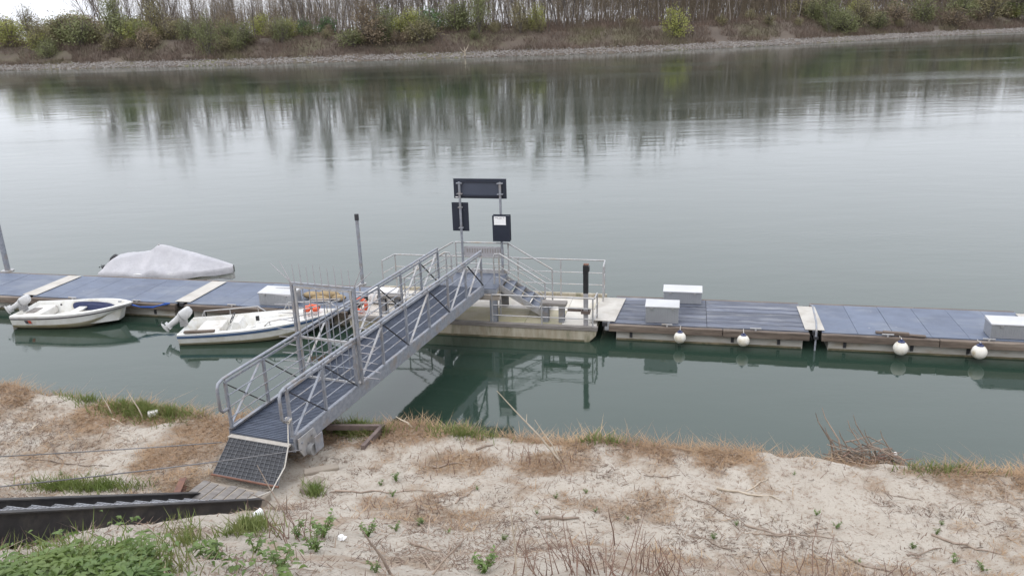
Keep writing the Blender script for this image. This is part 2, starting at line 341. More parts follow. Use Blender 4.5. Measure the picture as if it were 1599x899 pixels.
# ---- far bank
SHX = np.array([-900, -420, -262, -180, -149, -113, -80, -50, -12, 37, 68, 105, 150, 180, 239, 400, 900]); SHY = np.array([420, 300, 262, 247, 243, 235, 229, 227, 228, 231, 245, 266, 296, 311, 341, 430, 760])
fx = np.concatenate([np.arange(-900, -260, 20), np.arange(-260, 260, 2.2), np.arange(260, 901, 20)]); fy = np.interp(fx, SHX, SHY)
ker = np.ones(13) / 13; fy = np.convolve(np.pad(fy, 6, 'edge'), ker, 'valid'); fy += 2.2 * fbm(fx * .05, fx * 0, 71)
tx = np.gradient(fx); ty = np.gradient(fy); ln = np.hypot(tx, ty); NX, NY = -ty / ln, tx / ln
def shore(x): return float(np.interp(x, fx, fy))
PD = np.array([-9, -1, 0, 1, 3, 5.5, 7, 9, 12, 15, 18, 23, 32, 60, 160, 420, 1400]); PZ = np.array([-3, -.5, -.05, .3, .9, 1.45, 1.7, 2.5, 4.3, 6.0, 6.8, 7.0, 7.0, 7.0, 6.9, 6.8, 6.5])
def far_z(x, d):
    z = np.interp(d, PD, PZ); return z + sm(6, 12, d) * (1.5 * fbm(x * .045, d * .06, 81) + .7 * fbm(x * .25, d * .3, 85)) - sm(15, 40, d) * .0
V = []
for d_ in PD:
    kx = .35 if d_ < 61 else 0
    V.append(np.stack([fx + NX * d_ * kx, fy + d_, far_z(fx, np.full_like(fx, d_))], 1))
V = np.concatenate(V); n_ = len(fx); ii = (np.arange(len(PD) - 1)[:, None] * n_ + np.arange(n_ - 1)[None]).ravel()
me = npmesh('far_bank', V, np.stack([ii, ii + 1, ii + n_ + 1, ii + n_], 1), 'far_soil'); me.polygons.foreach_set('use_smooth', [True] * len(me.polygons))
kind(link('far_bank', me, None), 'structure')

def scatter_mesh(name, unit_v, unit_f, pos, scl, rot, mat, k_='stuff', tilt=None):
    """many copies of a small shape as one mesh; pos n x 3, scl n x 3, rot n (about z), tilt n x 2 optional lean"""
    uv = np.asarray(unit_v, float); uf = np.asarray(unit_f, int); n = len(pos)
    P_ = uv[None] * scl[:, None, :]
    if tilt is not None: P_[..., 0] += P_[..., 2] * tilt[:, 0][:, None]; P_[..., 1] += P_[..., 2] * tilt[:, 1][:, None]
    c, s_ = np.cos(rot)[:, None], np.sin(rot)[:, None]; X_ = P_[..., 0] * c - P_[..., 1] * s_; Y_ = P_[..., 0] * s_ + P_[..., 1] * c
    VV = np.stack([X_, Y_, P_[..., 2]], -1) + pos[:, None, :]
    FF = uf[None] + (np.arange(n) * len(uv))[:, None, None]
    return npmesh(name, VV.reshape(-1, 3), FF.reshape(-1, uf.shape[1]), mat)
# rubble along the far waterline: stones too small to pick apart at this distance
q = np.array([[1, 0, 0], [.2, .9, -.1], [-.9, .3, 0], [-.4, -.85, 0], [.5, -.7, .1], [0, .1, .8], [.1, 0, -.6]])
qf = [(0, 1, 5), (1, 2, 5), (2, 3, 5), (3, 4, 5), (4, 0, 5), (1, 0, 6), (2, 1, 6), (3, 2, 6), (4, 3, 6), (0, 4, 6)]
n = 19000; X = rng.uniform(-235, 215, n); dd = rng.uniform(.2, 6.4, n) + rng.normal(0, .6, n); keep = rng.random(n) < np.clip(1.2 - dd / 5.5, .05, 1); X = X[keep]; dd = dd[keep]; n = len(X)
Y = np.interp(X, fx, fy) + dd; Xs = X + np.interp(X, fx, NX) * dd * .35; sc_ = rng.uniform(.10, .40, n)[:, None] * rng.uniform(.7, 1.3, (n, 3))
kind(link('riprap_stones', scatter_mesh('riprap_stones', q, qf, np.stack([Xs, Y, far_z(X, dd) + .05], 1), sc_, rng.uniform(0, 6.3, n), 'riprap'), None), 'stuff')
tag(bpy.data.objects['riprap_stones'], 'pale rubble stones along the far waterline', 'stones')
# leafless scrub matting the far slope
bl = np.array([[-.5, 0, 0], [.5, 0, 0], [.16, .0, .6], [-.2, 0, .55], [.05, 0, 1]]); bf = [(0, 1, 2), (0, 2, 3), (3, 2, 4)]
n = 90000; X = rng.uniform(-240, 235, n); dd = rng.uniform(4.4, 24, n); keep = fbm(X * .12, dd * .2, 91) > -.26; X = X[keep]; dd = dd[keep]; n = len(X)
Y = np.interp(X, fx, fy) + dd; Xs = X + np.interp(X, fx, NX) * dd * .35; hh = rng.uniform(.5, 1.9, n) * (.7 + .8 * vn(X * .1, dd * .15, 93))
sc_ = np.stack([rng.uniform(.07, .22, n), np.ones(n), hh], 1)
kind(link('scrub', scatter_mesh('scrub', bl, bf, np.stack([Xs, Y, far_z(X, dd) - .1], 1), sc_, rng.uniform(0, 6.3, n), 'scrub', tilt=rng.normal(0, .45, (n, 2))), None), 'stuff')
tag(bpy.data.objects['scrub'], 'brown leafless scrub matting the far slope', 'scrub')

# ---- far trees
def grow(mb, p, d, ln_, r, lev, maxlev, rs, up=.25, spread=.5, kids=(4, 6), nseg=4, twig=None, taper=.5):
    pts = [p]; dirs = []; q_ = p.copy(); dv = d.copy()
    for i in range(nseg):
        dv = (dv + Vector((rs.uniform(-1, 1), rs.uniform(-1, 1), rs.uniform(-.4, 1) * up)) * .13).normalized(); q_ = q_ + dv * (ln_ / nseg); pts.append(q_.copy()); dirs.append(dv.copy())
    rr = [r * (1 - (1 - taper * .4) * i / nseg) for i in range(nseg + 1)]
    (mb if lev < 2 else twig).path(pts, rr, 5 if lev == 0 else 3, cap=False)
    if lev >= maxlev: return
    for j in range(rs.randint(*kids)):
        f_ = rs.uniform(.28 if lev == 0 else .2, 1.0); i = min(int(f_ * nseg), nseg - 1); b_ = pts[i].lerp(pts[i + 1], f_ * nseg - i)
        a = rs.uniform(0, 6.28); side = Vector((math.cos(a), math.sin(a), 0)); nd = (dirs[i] * (1 - spread) + side * spread + Vector((0, 0, up))).normalized()
        grow(mb, b_, nd, ln_ * rs.uniform(.30, .5) * (1.15 - .5 * f_ * (lev == 0)), r * rs.uniform(.32, .5), lev + 1, maxlev, rs, up, spread, (3, 5) if lev == 0 else (2, 4), 3, twig, taper)
BARE = []
for vi in range(7):
    rs = random.Random(100 + vi); a = MB(); tw = MB(); H_ = 1.0
    grow(a, Vector((0, 0, -.3)), Vector((rs.uniform(-.08, .08), rs.uniform(-.08, .08), 1)).normalized(), 17.5, .15, 0, 3, rs, .55 if vi % 2 else .35, .38 + .12 * (vi % 3), (16, 21), 8, tw)
    BARE.append((a.mesh('trunk', 60), tw.mesh('crown')))
def bush_mesh(seed, H_, W_, n_cl, per, size, droop=0.0):
    rs = np.random.default_rng(seed); c = rs.normal(0, 1, (n_cl, 3)); c /= np.linalg.norm(c, axis=1)[:, None]; c *= rs.uniform(.15, 1.2, n_cl)[:, None] ** .7
    c[:, 0] *= W_; c[:, 1] *= W_; c[:, 2] = H_ * .52 + c[:, 2] * H_ * .46
    c[:, :2] *= (1.05 - .35 * np.clip(c[:, 2:3] / H_, 0, 1))
    rad = rs.uniform(.10, .24, n_cl) * W_ * 1.5
    P_ = (c[:, None] + rs.normal(0, .8, (n_cl, per, 3)) * rad[:, None, None]).reshape(-1, 3); P_[:, 2] = np.abs(P_[:, 2])
    n = len(P_); u_ = rs.normal(0, 1, (n, 3)); u_ /= np.linalg.norm(u_, axis=1)[:, None]; w_ = np.cross(u_, rs.normal(0, 1, (n, 3))); w_ /= np.linalg.norm(w_, axis=1)[:, None]
    u_[:, 2] -= droop; s_ = (size * rs.uniform(.5, 1.3, n))[:, None]
    VV = np.stack([P_ - u_ * s_, P_ + w_ * s_ * .45, P_ + u_ * s_, P_ - w_ * s_ * .45], 1).reshape(-1, 3)
    me = npmesh('crown', VV, np.arange(4 * n).reshape(-1, 4), 'fol_green')
    tr = MB(); r2 = random.Random(seed)
    for j in range(16):
        a = r2.uniform(0, 6.28); e = Vector((math.cos(a) * W_ * r2.uniform(.2, .95), math.sin(a) * W_ * r2.uniform(.2, .95), H_ * r2.uniform(.6, 1.08)))
        tr.path([(0, 0, -.3), e * .35 + Vector((0, 0, .3)), e * .7, e], [.12, .09, .05, .02], 4, cap=False)
        for q_ in range(5):
            f_ = r2.uniform(.35, .95); c_ = e * f_; tr.path([c_, c_ + Vector((r2.gauss(0, .6), r2.gauss(0, .6), r2.uniform(.3, 1.3)))], [.035, .012], 3, cap=False)
    return tr.mesh('trunk', 60), me
BUSH = [bush_mesh(1, 5.2, 2.7, 110, 20, .17), bush_mesh(2, 6.5, 2.6, 120, 20, .17), bush_mesh(3, 4.0, 3.0, 100, 20, .17), bush_mesh(4, 9.5, 3.0, 150, 20, .17, .5), bush_mesh(5, 3.0, 1.9, 70, 20, .16)]
FAX = np.arange(-300, 330, .5)
def far_at(px, d):                                                       # x on the far bank that shows at picture column px, d metres inland
    xs = FAX + np.interp(FAX, fx, NX) * d * .35; ys = np.interp(FAX, fx, fy) + d
    c_ = CX + FPX * (xs * CR.x + ys * CR.y - .5 * CR.z) / (xs * fw.x + ys * fw.y - .5 * fw.z)
    i = int(np.argmin(np.abs(c_ - px))); return Vector((xs[i], ys[i], float(far_z(FAX[i], d))))
def bare_tree(px, d, h, vi, label, group, bark='bark', lean=None):
    P_ = far_at(px, d); o = thing('bare_tree', P_, random.uniform(0, 6.28), label, 'tree', group); s_ = h / 18.0; o.scale = (s_ * random.uniform(.85, 1.1), s_ * random.uniform(.85, 1.1), s_)
    if lean: o.rotation_euler = (0, R(lean), 0)
    link('trunk', BARE[vi][0], bark, o); link('crown', BARE[vi][1], 'twigs', o); return o
def bush(px, d, h, vi, mat, label, group=None, name='leafy_bush', cat='bush', wide=1.0):
    P_ = far_at(px, d); o = thing(name, P_, random.uniform(0, 6.28), label, cat, group); s_ = h / (5.2, 6.5, 4.0, 9.5, 3.0)[vi]; o.scale = (s_ * wide, s_ * wide, s_)
    link('trunk', BUSH[vi][0], 'bark', o); link('crown', BUSH[vi][1], mat, o); return o
# trees that stand apart on the left of the far bank
for px, d, h, vi, bk, ln_, lab in ((150, 20, 19, 1, 'bark', -6, 'leftmost tall bare tree on the far bank, leaning left against the sky'),
    (204, 22, 18, 3, 'bark', 5, 'bare tree leaning right beside the leafing willow on the far bank'),
    (262, 20, 17, 0, 'bark', -4, 'bare dark tree just left of the drooping olive willow, far bank'),
    (300, 17, 16, 5, 'bark', 7, 'dark ivy-clad leaning tree behind the willow at the far waterline'),
    (782, 18, 18, 2, 'bark_pale', 0, 'pale straight bare trunk above the green thicket, middle of far bank'),
    (855, 15, 14, 4, 'bark', 3, 'dark bare tree beside the yellow-green bush, middle of far bank'),
    (970, 16, 15, 6, 'bark', -5, 'dark ivy-covered bare tree left of the lime bush on the far bank'),
    (1150, 16, 15, 3, 'bark', 0, 'dark bare trunk right of the lime bush on the far bank')):
    bare_tree(px, d, h, vi, lab, None, bk, ln_)
rs = random.Random(5)
for i in range(34):                                                      # looser stand on the left
    bare_tree(rs.uniform(140, 500), rs.uniform(20, 60), rs.uniform(15, 24), rs.randrange(7), 'bare slender tree in the loose stand on the left of the far bank', 'loose stand of bare trees on the far bank', rs.choice(['bark', 'bark', 'bark', 'bark', 'bark_pale']))
for i in range(210):                                                     # close wood
    px = 470 + 1180 * (i + rs.random()) / 210
    bare_tree(px, rs.uniform(17, 62), rs.uniform(18, 27), rs.randrange(7), 'bare slender trunk in the close brown wood on the far bank', 'bare trees of the far wood', rs.choice(['bark', 'bark', 'bark', 'bark', 'bark_pale']))
# the wood behind them, which reads as one brown mass
n = 8200; X = np.where(rng.random(n) < .90, rng.uniform(-62, 390, n), rng.uniform(-130, -62, n)); X = np.where((X > -62) & (X < 20) & (rng.random(n) < .5), X + 120, X); dd = rng.uniform(40, 150, n); Y = np.interp(X, fx, fy) + dd
hh = rng.uniform(14, 26, n) * np.where(X < -62, .7, 1) * np.where(X > 20, 1.12, 1)
stem = [[-.5, 0, 0], [.5, 0, 0], [0, .8, 0], [-.15, 0, 1], [.15, 0, 1], [0, .2, 1]]; sv = list(stem); sf = [(0, 1, 4), (0, 4, 3), (1, 2, 5), (1, 5, 4), (2, 0, 3), (2, 3, 5)]
for j in range(42):
    a = rng.uniform(0, 6.28); z0 = rng.uniform(.22, .9); l_ = rng.uniform(6, 15) * (1.15 - z0); o = len(sv)
    sv += [[0, 0, z0], [0, .2, z0 + .007], [math.cos(a) * l_, math.sin(a) * l_, z0 + rng.uniform(.08, .2)]]; sf += [(o, o + 1, o + 2)]
sc_ = np.stack([rng.uniform(.07, .2, n)] * 2 + [hh], 1)
o = kind(link('far_wood', scatter_mesh('far_wood', sv, sf, np.stack([X, Y, far_z(X, dd) - .2], 1), sc_, rng.uniform(0, 6.3, n), 'twigs', tilt=rng.normal(0, .075, (n, 2))), None), 'stuff')
tag(o, 'brown mass of leafless wood behind the trees of the far bank', 'wood')
n = 90000; X = np.where(rng.random(n) < .9, rng.uniform(-66, 390, n), rng.uniform(-135, -66, n)); dd = rng.uniform(24, 120, n); Y = np.interp(X, fx, fy) + dd; zt = rng.uniform(1.5, 23, n) * np.where(X < -66, .7, 1)
sc_ = np.stack([rng.uniform(.04, .13, n), np.ones(n), rng.uniform(.7, 2.4, n)], 1)
o = kind(link('twig_mass', scatter_mesh('twig_mass', bl, bf, np.stack([X, Y, far_z(X, dd) + zt], 1), sc_, rng.uniform(0, 6.3, n), 'twigs', tilt=rng.normal(0, .55, (n, 2))), None), 'stuff'); tag(o, 'hazy brown tangle of fine twigs in the crowns of the far wood', 'twigs')
# low undergrowth inside the wood and a distant hedge line on the left
n = 26000; X = rng.uniform(-240, 330, n); dd = rng.uniform(22, 70, n); Y = np.interp(X, fx, fy) + dd
sc_ = np.stack([rng.uniform(.1, .3, n), np.ones(n), rng.uniform(1.2, 4.2, n) * (.6 + .8 * vn(X * .06, dd * .05, 97))], 1)
o = kind(link('undergrowth', scatter_mesh('undergrowth', bl, bf, np.stack([X, Y, far_z(X, dd) - .2], 1), sc_, rng.uniform(0, 6.3, n), 'scrub', tilt=rng.normal(0, .25, (n, 2))), None), 'stuff')
tag(o, 'low brown undergrowth beneath the far trees', 'undergrowth')
# leafing bushes that can be told apart
for px, d, h, vi, mat, wide, lab in (
    (18, 16, 8.6, 1, 'fol_lime', 1.5, 'tall yellow-green willow bush at the left end of the far bank'),
    (60, 14, 5.5, 0, 'fol_lime', 1.3, 'lower lime-green bush beside the tall willow at far left'),
    (52, 60, 13, 3, 'fol_olive', 1.1, 'round pale tree rising above the bushes at far left'),
    (100, 24, 7.0, 0, 'fol_olive', 1.6, 'olive bush right of the lime willow at far left'),
    (137, 26, 6.8, 2, 'fol_russet', 1.6, 'russet-brown budding bush at the foot of the leftmost tall tree'),
    (165, 18, 5.6, 0, 'fol_olive', 1.3, 'olive bush between the leftmost bare trees on the far bank'),
    (182, 17, 15.5, 3, 'fol_green', .75, 'slim leafing green tree among the left bare trees'),
    (222, 16, 6.4, 1, 'fol_green', 1.1, 'green bush below the leaning bare tree on the far bank'),
    (246, 20, 16, 3, 'fol_olive', .8, 'tall olive leafing tree left of the waterline willow'),
    (324, 7.5, 12, 3, 'fol_green', .95, 'drooping olive-green willow hanging over the far waterline'),
    (355, 14, 7.5, 1, 'fol_green', 1.0, 'green bush right of the drooping waterline willow'),
    (378, 13, 6.5, 0, 'fol_green', 1.1, 'rounded green bush on the slope right of the waterline willow'),
    (440, 14, 7.2, 1, 'fol_green', 1.0, 'green bush in the gap before the close wood'),
    (476, 24, 4.6, 4, 'fol_dark', .9, 'small dark evergreen left of its twin before the wood'),
    (513, 24, 5.2, 4, 'fol_dark', 1.0, 'dark evergreen bush at the left edge of the close wood'),
    (572, 13, 12, 3, 'fol_russet', 1.15, 'tall russet-olive budding tree left of the middle of far bank'),
    (600, 12, 7.5, 1, 'fol_green', 1.0, 'green bush in front of the russet budding tree'),
    (668, 12, 7.0, 1, 'fol_green', .9, 'slim bright green bush left of the green thicket'),
    (672, 24, 6.5, 2, 'fol_dark', 1.1, 'dark green evergreen bush in the middle of far bank'),
    (712, 18, 8.0, 0, 'fol_green', 1.3, 'broad green bush in the middle thicket'),
    (748, 15, 12, 3, 'fol_green', 1.0, 'tall leafing green tree in the middle thicket'),
    (812, 15, 9.5, 3, 'fol_olive', 1.0, 'olive leafing tree right of the middle thicket'),
    (838, 16, 7.5, 1, 'fol_lime', .9, 'yellow-green bush at the right end of the middle thicket'),
    (1056, 11, 8.2, 0, 'fol_lime', 1.0, 'bright lime bush standing alone on the far slope'),
    (1293, 13, 12, 3, 'fol_green', 1.25, 'tall green leafing tree right of the lone lime bush'),
    (1345, 12, 9.5, 1, 'fol_olive', 1.25, 'olive-green leafing bush right of the tall green tree'),
    (1440, 14, 9.0, 0, 'fol_green', 1.2, 'rounded green bush left of the stony point'),
    (1500, 12, 13, 3, 'fol_green', 1.45, 'large green willow on the stony point of the far bank'),
    (1545, 14, 12, 1, 'fol_olive', 1.45, 'large olive willow right of the stony point'),
    (1590, 14, 13, 1, 'fol_green', 1.6, 'big dark green willow at the right edge of the far bank')):
    bush(px, d, h, vi, mat, lab, None, wide=wide, name='leafing_tree' if vi == 3 else 'leafy_bush', cat='tree' if vi == 3 else 'bush')
for i in range(34):
    px = rs.uniform(-20, 1620); bush(px, rs.uniform(10, 22), rs.uniform(2.2, 4.6), rs.choice([0, 2, 4]), rs.choice(['fol_olive', 'fol_olive', 'fol_russet', 'fol_green']), 'low budding bush scattered over the far slope', 'low budding bushes of the far slope', wide=rs.uniform(.9, 1.4))
for i in range(58):                                                      # spring growth filling in between
    px = rs.choice([rs.uniform(-30, 480), rs.uniform(-30, 480), rs.uniform(540, 870), rs.uniform(1250, 1640)])
    bush(px, rs.uniform(9, 28), rs.uniform(3.0, 8.0), rs.choice([0, 1, 2, 3]), rs.choice(['fol_olive', 'fol_green', 'fol_green', 'fol_lime', 'fol_russet']), 'leafing bush in the spring thicket along the top of the far bank', 'spring thicket on the far bank', wide=rs.uniform(.9, 1.5))
for i in range(26):
    px = -30 + 390 * (i + rs.random()) / 26; bush(px, rs.uniform(150, 330), rs.uniform(8, 14), rs.choice([0, 1, 2]), rs.choice(['fol_olive', 'fol_russet', 'fol_green']), 'hazy distant tree on the low skyline at far left', 'distant skyline trees at far left', name='distant_tree', cat='tree', wide=1.3)
# a bleached snag at the far waterline
P_ = far_at(724, 1.5); o = thing('dead_snag', P_, .3, 'bleached forked snag stuck in the far waterline stones', 'driftwood')
MB().path([(0, 0, -.3), (.1, 0, 1.2), (-.1, 0, 2.4)], [.2, .14, .05], 5).build('trunk', 'pale_stick', o)
MB().path([(.1, 0, 1.1), (.9, .1, 2.2), (1.2, 0, 3.1)], [.12, .08, .03], 5).build('limb', 'pale_stick', o)
MB().path([(0, 0, .9), (-.9, 0, 1.6), (-1.2, .1, 2.4)], [.11, .07, .03], 5).build('limb', 'pale_stick', o)

# ================================================================ LANDING STAGE
def dthing(name, u, v, label, cat, group=None, z=0, rz=0): return thing(name, D(u, v, z), DRZ + rz, label, cat, group)
STRIP = None
def dock_section(ua, ub, style, label):
    L_ = ub - ua; o = dthing('dock_section', ua, 0, label, 'dock', 'floating dock sections')
    nf = 3; fl = (L_ - .3) / nf
    for i in range(nf):                                                  # floats; each nearly meets the next
        x0 = .15 + i * fl; f_ = MB().prism([(x0 + .03, -.33, -.35), (x0 + .03, 1.66, -.35), (x0 + .03, 1.66, .24), (x0 + .03, 1.6, .275), (x0 + .03, -.27, .275), (x0 + .03, -.33, .24)], (fl - .012, 0, 0)).build('float', 'float', o, bevel=.012)
    MB().box(.19, L_ - .16, -.3335, -.3315, -.1, .045).build('scum_line', 'scum', o)
    for v0, v1 in ((-.47, -.34), (1.69, 1.82)):                          # timber fenders along both edges
        cuts = [0, L_ * random.uniform(.45, .6), L_]
        for a_, b_ in zip(cuts, cuts[1:]): MB().box(a_ + .006, b_ - .006, v0 + random.uniform(-.012, .012), v1, .255, .425).build('timber_fender', 'timber', o, bevel=.012)
    MB().box(.05, L_ - .05, -.335, 1.685, .28, .395).build('frame', 'dark_steel', o)
    if style == 'strips':
        nb = 7; wv = 2.01 / nb
        for i in range(nb):
            for a_, b_ in ((.02, L_ * .5), (L_ * .5 + .012, L_ - .02)): MB().box(a_, b_, -.33 + i * wv + .012, -.33 + (i + 1) * wv - .012, .398, .44 + random.uniform(0, .008)).build('deck_strip', 'strip_deck', o)
    else:
        nb = 6
        for i in range(nb): MB().box(.02 + i * (L_ - .04) / nb + .004, .02 + (i + 1) * (L_ - .04) / nb - .004, -.33, 1.68, .398, .44 + random.uniform(0, .004)).build('deck_panel', 'dock_deck', o)
    x = .55
    while x < L_ - .2:
        MB().box(x - .035, x + .035, -.352, -.328, .08, .25).build('bracket', 'dark_steel', o); x += random.uniform(1.0, 1.5)
    for x in (L_ * .3, L_ * .74):                                        # cleats on the front timber
        MB().box(x - .02, x + .02, -.42, -.38, .42, .475).bar((x - .13, -.40, .485), (x + .13, -.40, .485), .035, .03).build('cleat', 'galv_light', o, bevel=.006)
    return o
dock_section(-.12, 4.62, 'strips', 'dock section right of the landing pontoon with weathered lengthwise deck strips')
dock_section(4.88, 9.72, 'panels', 'smooth blue-grey dock section at right between the two dock gaps')
dock_section(9.98, 14.8, 'panels', 'dock section cut by the right picture edge')
dock_section(-11.92, -7.08, 'panels', 'blue-grey dock section behind the blue-striped open boat')
dock_section(-16.98, -12.2, 'panels', 'blue-grey dock section between the two left gangplates')
dock_section(-22.0, -17.24, 'panels', 'dock section cut by the left picture edge')
def gangplate(pts, label, z=.458):
    c = sum((Vector((p[0], p[1], 0)) for p in pts), Vector()) / 4; o = dthing('gangplate', c.x, c.y, label, 'plate', 'pale plates bridging the dock gaps')
    MB().prism([(p[0] - c.x, p[1] - c.y, z) for p in pts], (0, 0, .012)).build('plate', 'plate', o)
    MB().box(-.06, .06, pts[0][1] - c.y - .09, pts[0][1] - c.y + .005, z - .1, z - .006).build('hinge', 'dark_steel', o)
    MB().box(-.06, .06, pts[2][1] - c.y - .005, pts[2][1] - c.y + .09, z - .1, z - .006).build('hinge', 'dark_steel', o); return o
gangplate([(-17.34, -.28), (-16.88, -.28), (-16.88, 1.6), (-17.34, 1.6)], 'pale gangplate on the dock above the small navy-lined boat')
gangplate([(-12.3, -.28), (-11.82, -.28), (-11.82, 1.6), (-12.3, 1.6)], 'pale gangplate on the dock below the covered boat bow')
gangplate([(-.62, -.3), (.02, -.3), (.16, 1.5), (-.45, 1.5)], 'wide pale gangplate from the landing pontoon to the right dock', .462)
gangplate([(4.53, -.26), (4.97, -.26), (4.97, 1.42), (4.53, 1.42)], 'pale gangplate over the gap between the two right docks')
gangplate([(9.64, -.1), (10.06, -.1), (10.06, 1.5), (9.64, 1.5)], 'pale gangplate at the right picture edge')

# ---- landing pontoon
po = dthing('landing_pontoon', 0, 0, 'beige landing pontoon with railings, raised platform and two stairs', 'pontoon')
hull = MB().prism([(-6.62, -.6, -.45), (-.78, -.6, -.45), (-.68, -.6, -.1), (-.42, -.6, .16), (-.40, -.6, .33), (-6.95, -.6, .33), (-6.93, -.6, .1), (-6.74, -.6, -.1)], (0, 2.45, 0)).build('hull', 'hull_beige', po, bevel=.02)
MB().box(-6.70, -.70, -.6035, -.6005, -.09, .05).build('scum_line', 'scum', po)
MB().box(-6.97, -.38, -.625, -.5, .30, .40).build('coaming', 'grey_wood', po, bevel=.01)
MB().box(-6.97, -.38, 1.77, 1.87, .30, .46).build('coaming', 'hull_beige', po, bevel=.01)
cu = [-6.93, -5.75, -4.5, -3.2, -2.25, -1.3, -.42]
for i in range(6):
    for j, (a_, b_) in enumerate(((-.495, .60), (.606, 1.765))):
        MB().box(cu[i] + .004, cu[i + 1] - .004, a_, b_, .332, .372 + random.uniform(0, .003)).build('deck_panel', 'pont_deck_mossy' if (j == 0 and 1 <= i <= 4) else 'pont_deck', po)
def rail_run(par, pts, rails, posts, zb, mat='galv_light', r=.022):
    """pts: top rail (u, v, z) corners; rails: drops below the top; posts: indices/points with a post down to zb"""
    MB().path(pts, r, 8).build('top_rail', mat, par, 50)
    for dr in rails: MB().path([(p[0], p[1], p[2] - dr) for p in pts], r * .62, 6).build('mid_rail', mat, par, 50)
    for p in posts: MB().path([(p[0], p[1], zb), (p[0], p[1], p[2])], r * .95, 8).build('rail_post', mat, par, 50)
rail_run(po, [(-3.05, -.56, 1.13), (-.5, -.56, 1.13)], (.27, .54), [(-3.05, -.56, 1.13), (-1.78, -.56, 1.13), (-.5, -.56, 1.13)], .36)
rail_run(po, [(-.46, -.56, 1.13), (-.44, -.12, 1.13)], (.27, .54), [(-.44, -.12, 1.13)], .36)
rail_run(po, [(-6.45, 1.78, 1.43), (-.45, 1.78, 1.43)], (.36, .70), [(u_, 1.78, 1.43) for u_ in (-6.45, -5.25, -4.05, -2.85, -1.65, -.45)], .40)
rail_run(po, [(-.44, 1.78, 1.43), (-.42, 1.16, 1.43)], (.36, .70), [(-.42, 1.16, 1.43)], .36)
rail_run(po, [(-6.46, 1.78, 1.43), (-6.62, 1.18, 1.40)], (.36, .70), [(-6.62, 1.18, 1.40)], .36)
rail_run(po, [(-6.9, -.54, 1.05), (-4.75, -.54, 1.05)], (.27, .52), [(-6.9, -.54, 1.05), (-5.85, -.54, 1.05), (-4.75, -.54, 1.05)], .36)
rail_run(po, [(-6.9, -.54, 1.05), (-6.85, .05, 1.05)], (.27, .52), [(-6.85, .05, 1.05)], .36)
# raised platform: deck sheet, beams, legs, rails
pf = MB().box(-4.36, -2.94, -.5, .86, 1.13, 1.235).build('platform', 'galv', po, bevel=.01)
for i in range(4): MB().box(-4.35 + i * .3525 + .003, -4.35 + (i + 1) * .3525 - .003, -.49, .85, 1.238, 1.255).build('platform_plank', 'gang_deck', pf)
MB().box(-4.36, -2.94, .835, .865, 1.256, 1.36).build('toe_board', 'galv_light', pf)
MB().box(-4.45, -2.85, -.56, -.42, .98, 1.125).build('cross_beam', 'concrete', po, bevel=.01)
MB().box(-4.45, -2.85, .72, .86, .98, 1.125).build('cross_beam', 'concrete', po, bevel=.01)
for u_ in (-4.3, -3.02):
    for v_ in (-.49, .79):
        MB().box(u_ - .09, u_ + .09, v_ - .07, v_ - .055, .373, .98).box(u_ - .09, u_ + .09, v_ + .055, v_ + .07, .373, .98).box(u_ - .012, u_ + .012, v_ - .055, v_ + .055, .373, .98).build('leg', 'galv', po)
rail_run(po, [(-4.34, .83, 2.1), (-2.9, .83, 2.1)], (.30, .58), [(-4.34, .83, 2.1), (-2.9, .83, 2.1)], 1.25)
sp = MB().box(-4.1, -3.02, .80, .815, 1.72, 2.0).build('parapet_panel', 'panel_grey', po)
for i in range(14): MB().box(-4.02 + i * .07, -4.0 + i * .07, .794, .7995, 1.83, 1.95).build('slot', 'grey_wood', sp)
for sgn in (1, -1):                                                      # a stair down each side of the platform
    U = (lambda x: -2.95 + x) if sgn > 0 else (lambda x: -4.35 - x)
    st = MB(); 
    for v_ in (-.06, .76): st.bar((U(0), v_, 1.16), (U(1.22), v_, .42), .02, .15)
    s0 = st.build('stair', 'galv_light', po)
    for i in range(5):
        x0 = .03 + i * .235; z0 = 1.10 - i * .145
        MB().box(min(U(x0), U(x0 + .26)), max(U(x0), U(x0 + .26)), -.045, .745, z0 - .03, z0).build('tread', 'gang_deck', s0)
        MB().bar((U(x0 + .05), -.075, z0 + .13), (U(x0 + .13), -.075, z0 - .05), .018, .018).build('tread_bracket', 'galv_light', s0)
    rail_run(po, [(U(-.14), -.06, 1.96), (U(-.10), -.06, 2.05), (U(.02), -.06, 2.06), (U(1.2), -.06, 1.32)], (.34, .62), [(U(0), -.06, 2.03), (U(1.18), -.06, 1.32)], .42)
    MB().path([(U(-.14), -.06, 1.25), (U(-.14), -.06, 1.96)], .021, 8).build('rail_post', 'galv_light', po, 50)
    rail_run(po, [(U(.05), .83, 2.1), (U(1.22), .83, 1.42)], (.34, .62), [(U(1.22), .83, 1.42)], .372)
def bitt(u_, v_):                                                        # paired posts under a timber cap
    b_ = MB().box(u_ - .33, u_ + .33, v_ - .14, v_ + .14, .82, .90).build('bitt_cap', 'grey_wood', po, bevel=.012)
    for k_ in (-.2, .2):
        MB().box(u_ + k_ - .07, u_ + k_ + .07, v_ - .09, v_ - .075, .373, .82).box(u_ + k_ - .07, u_ + k_ + .07, v_ + .075, v_ + .09, .373, .82).box(u_ + k_ - .01, u_ + k_ + .01, v_ - .075, v_ + .075, .373, .82).build('bitt_post', 'galv', b_)
bitt(-1.52, -.24); bitt(-5.9, -.2)
MB().box(-1.16, -.80, -.36, -.26, .70, .78).build('pile_bracket', 'rusty_beam', po, bevel=.008)
MB().box(-.80, -.58, -.52, -.50, .70, .78).box(-.80, -.58, -.30, -.28, .70, .78).box(-.80, -.78, -.50, -.30, .70, .78).box(-.60, -.58, -.50, -.30, .70, .78).build('pile_collar', 'rusty_beam', po)
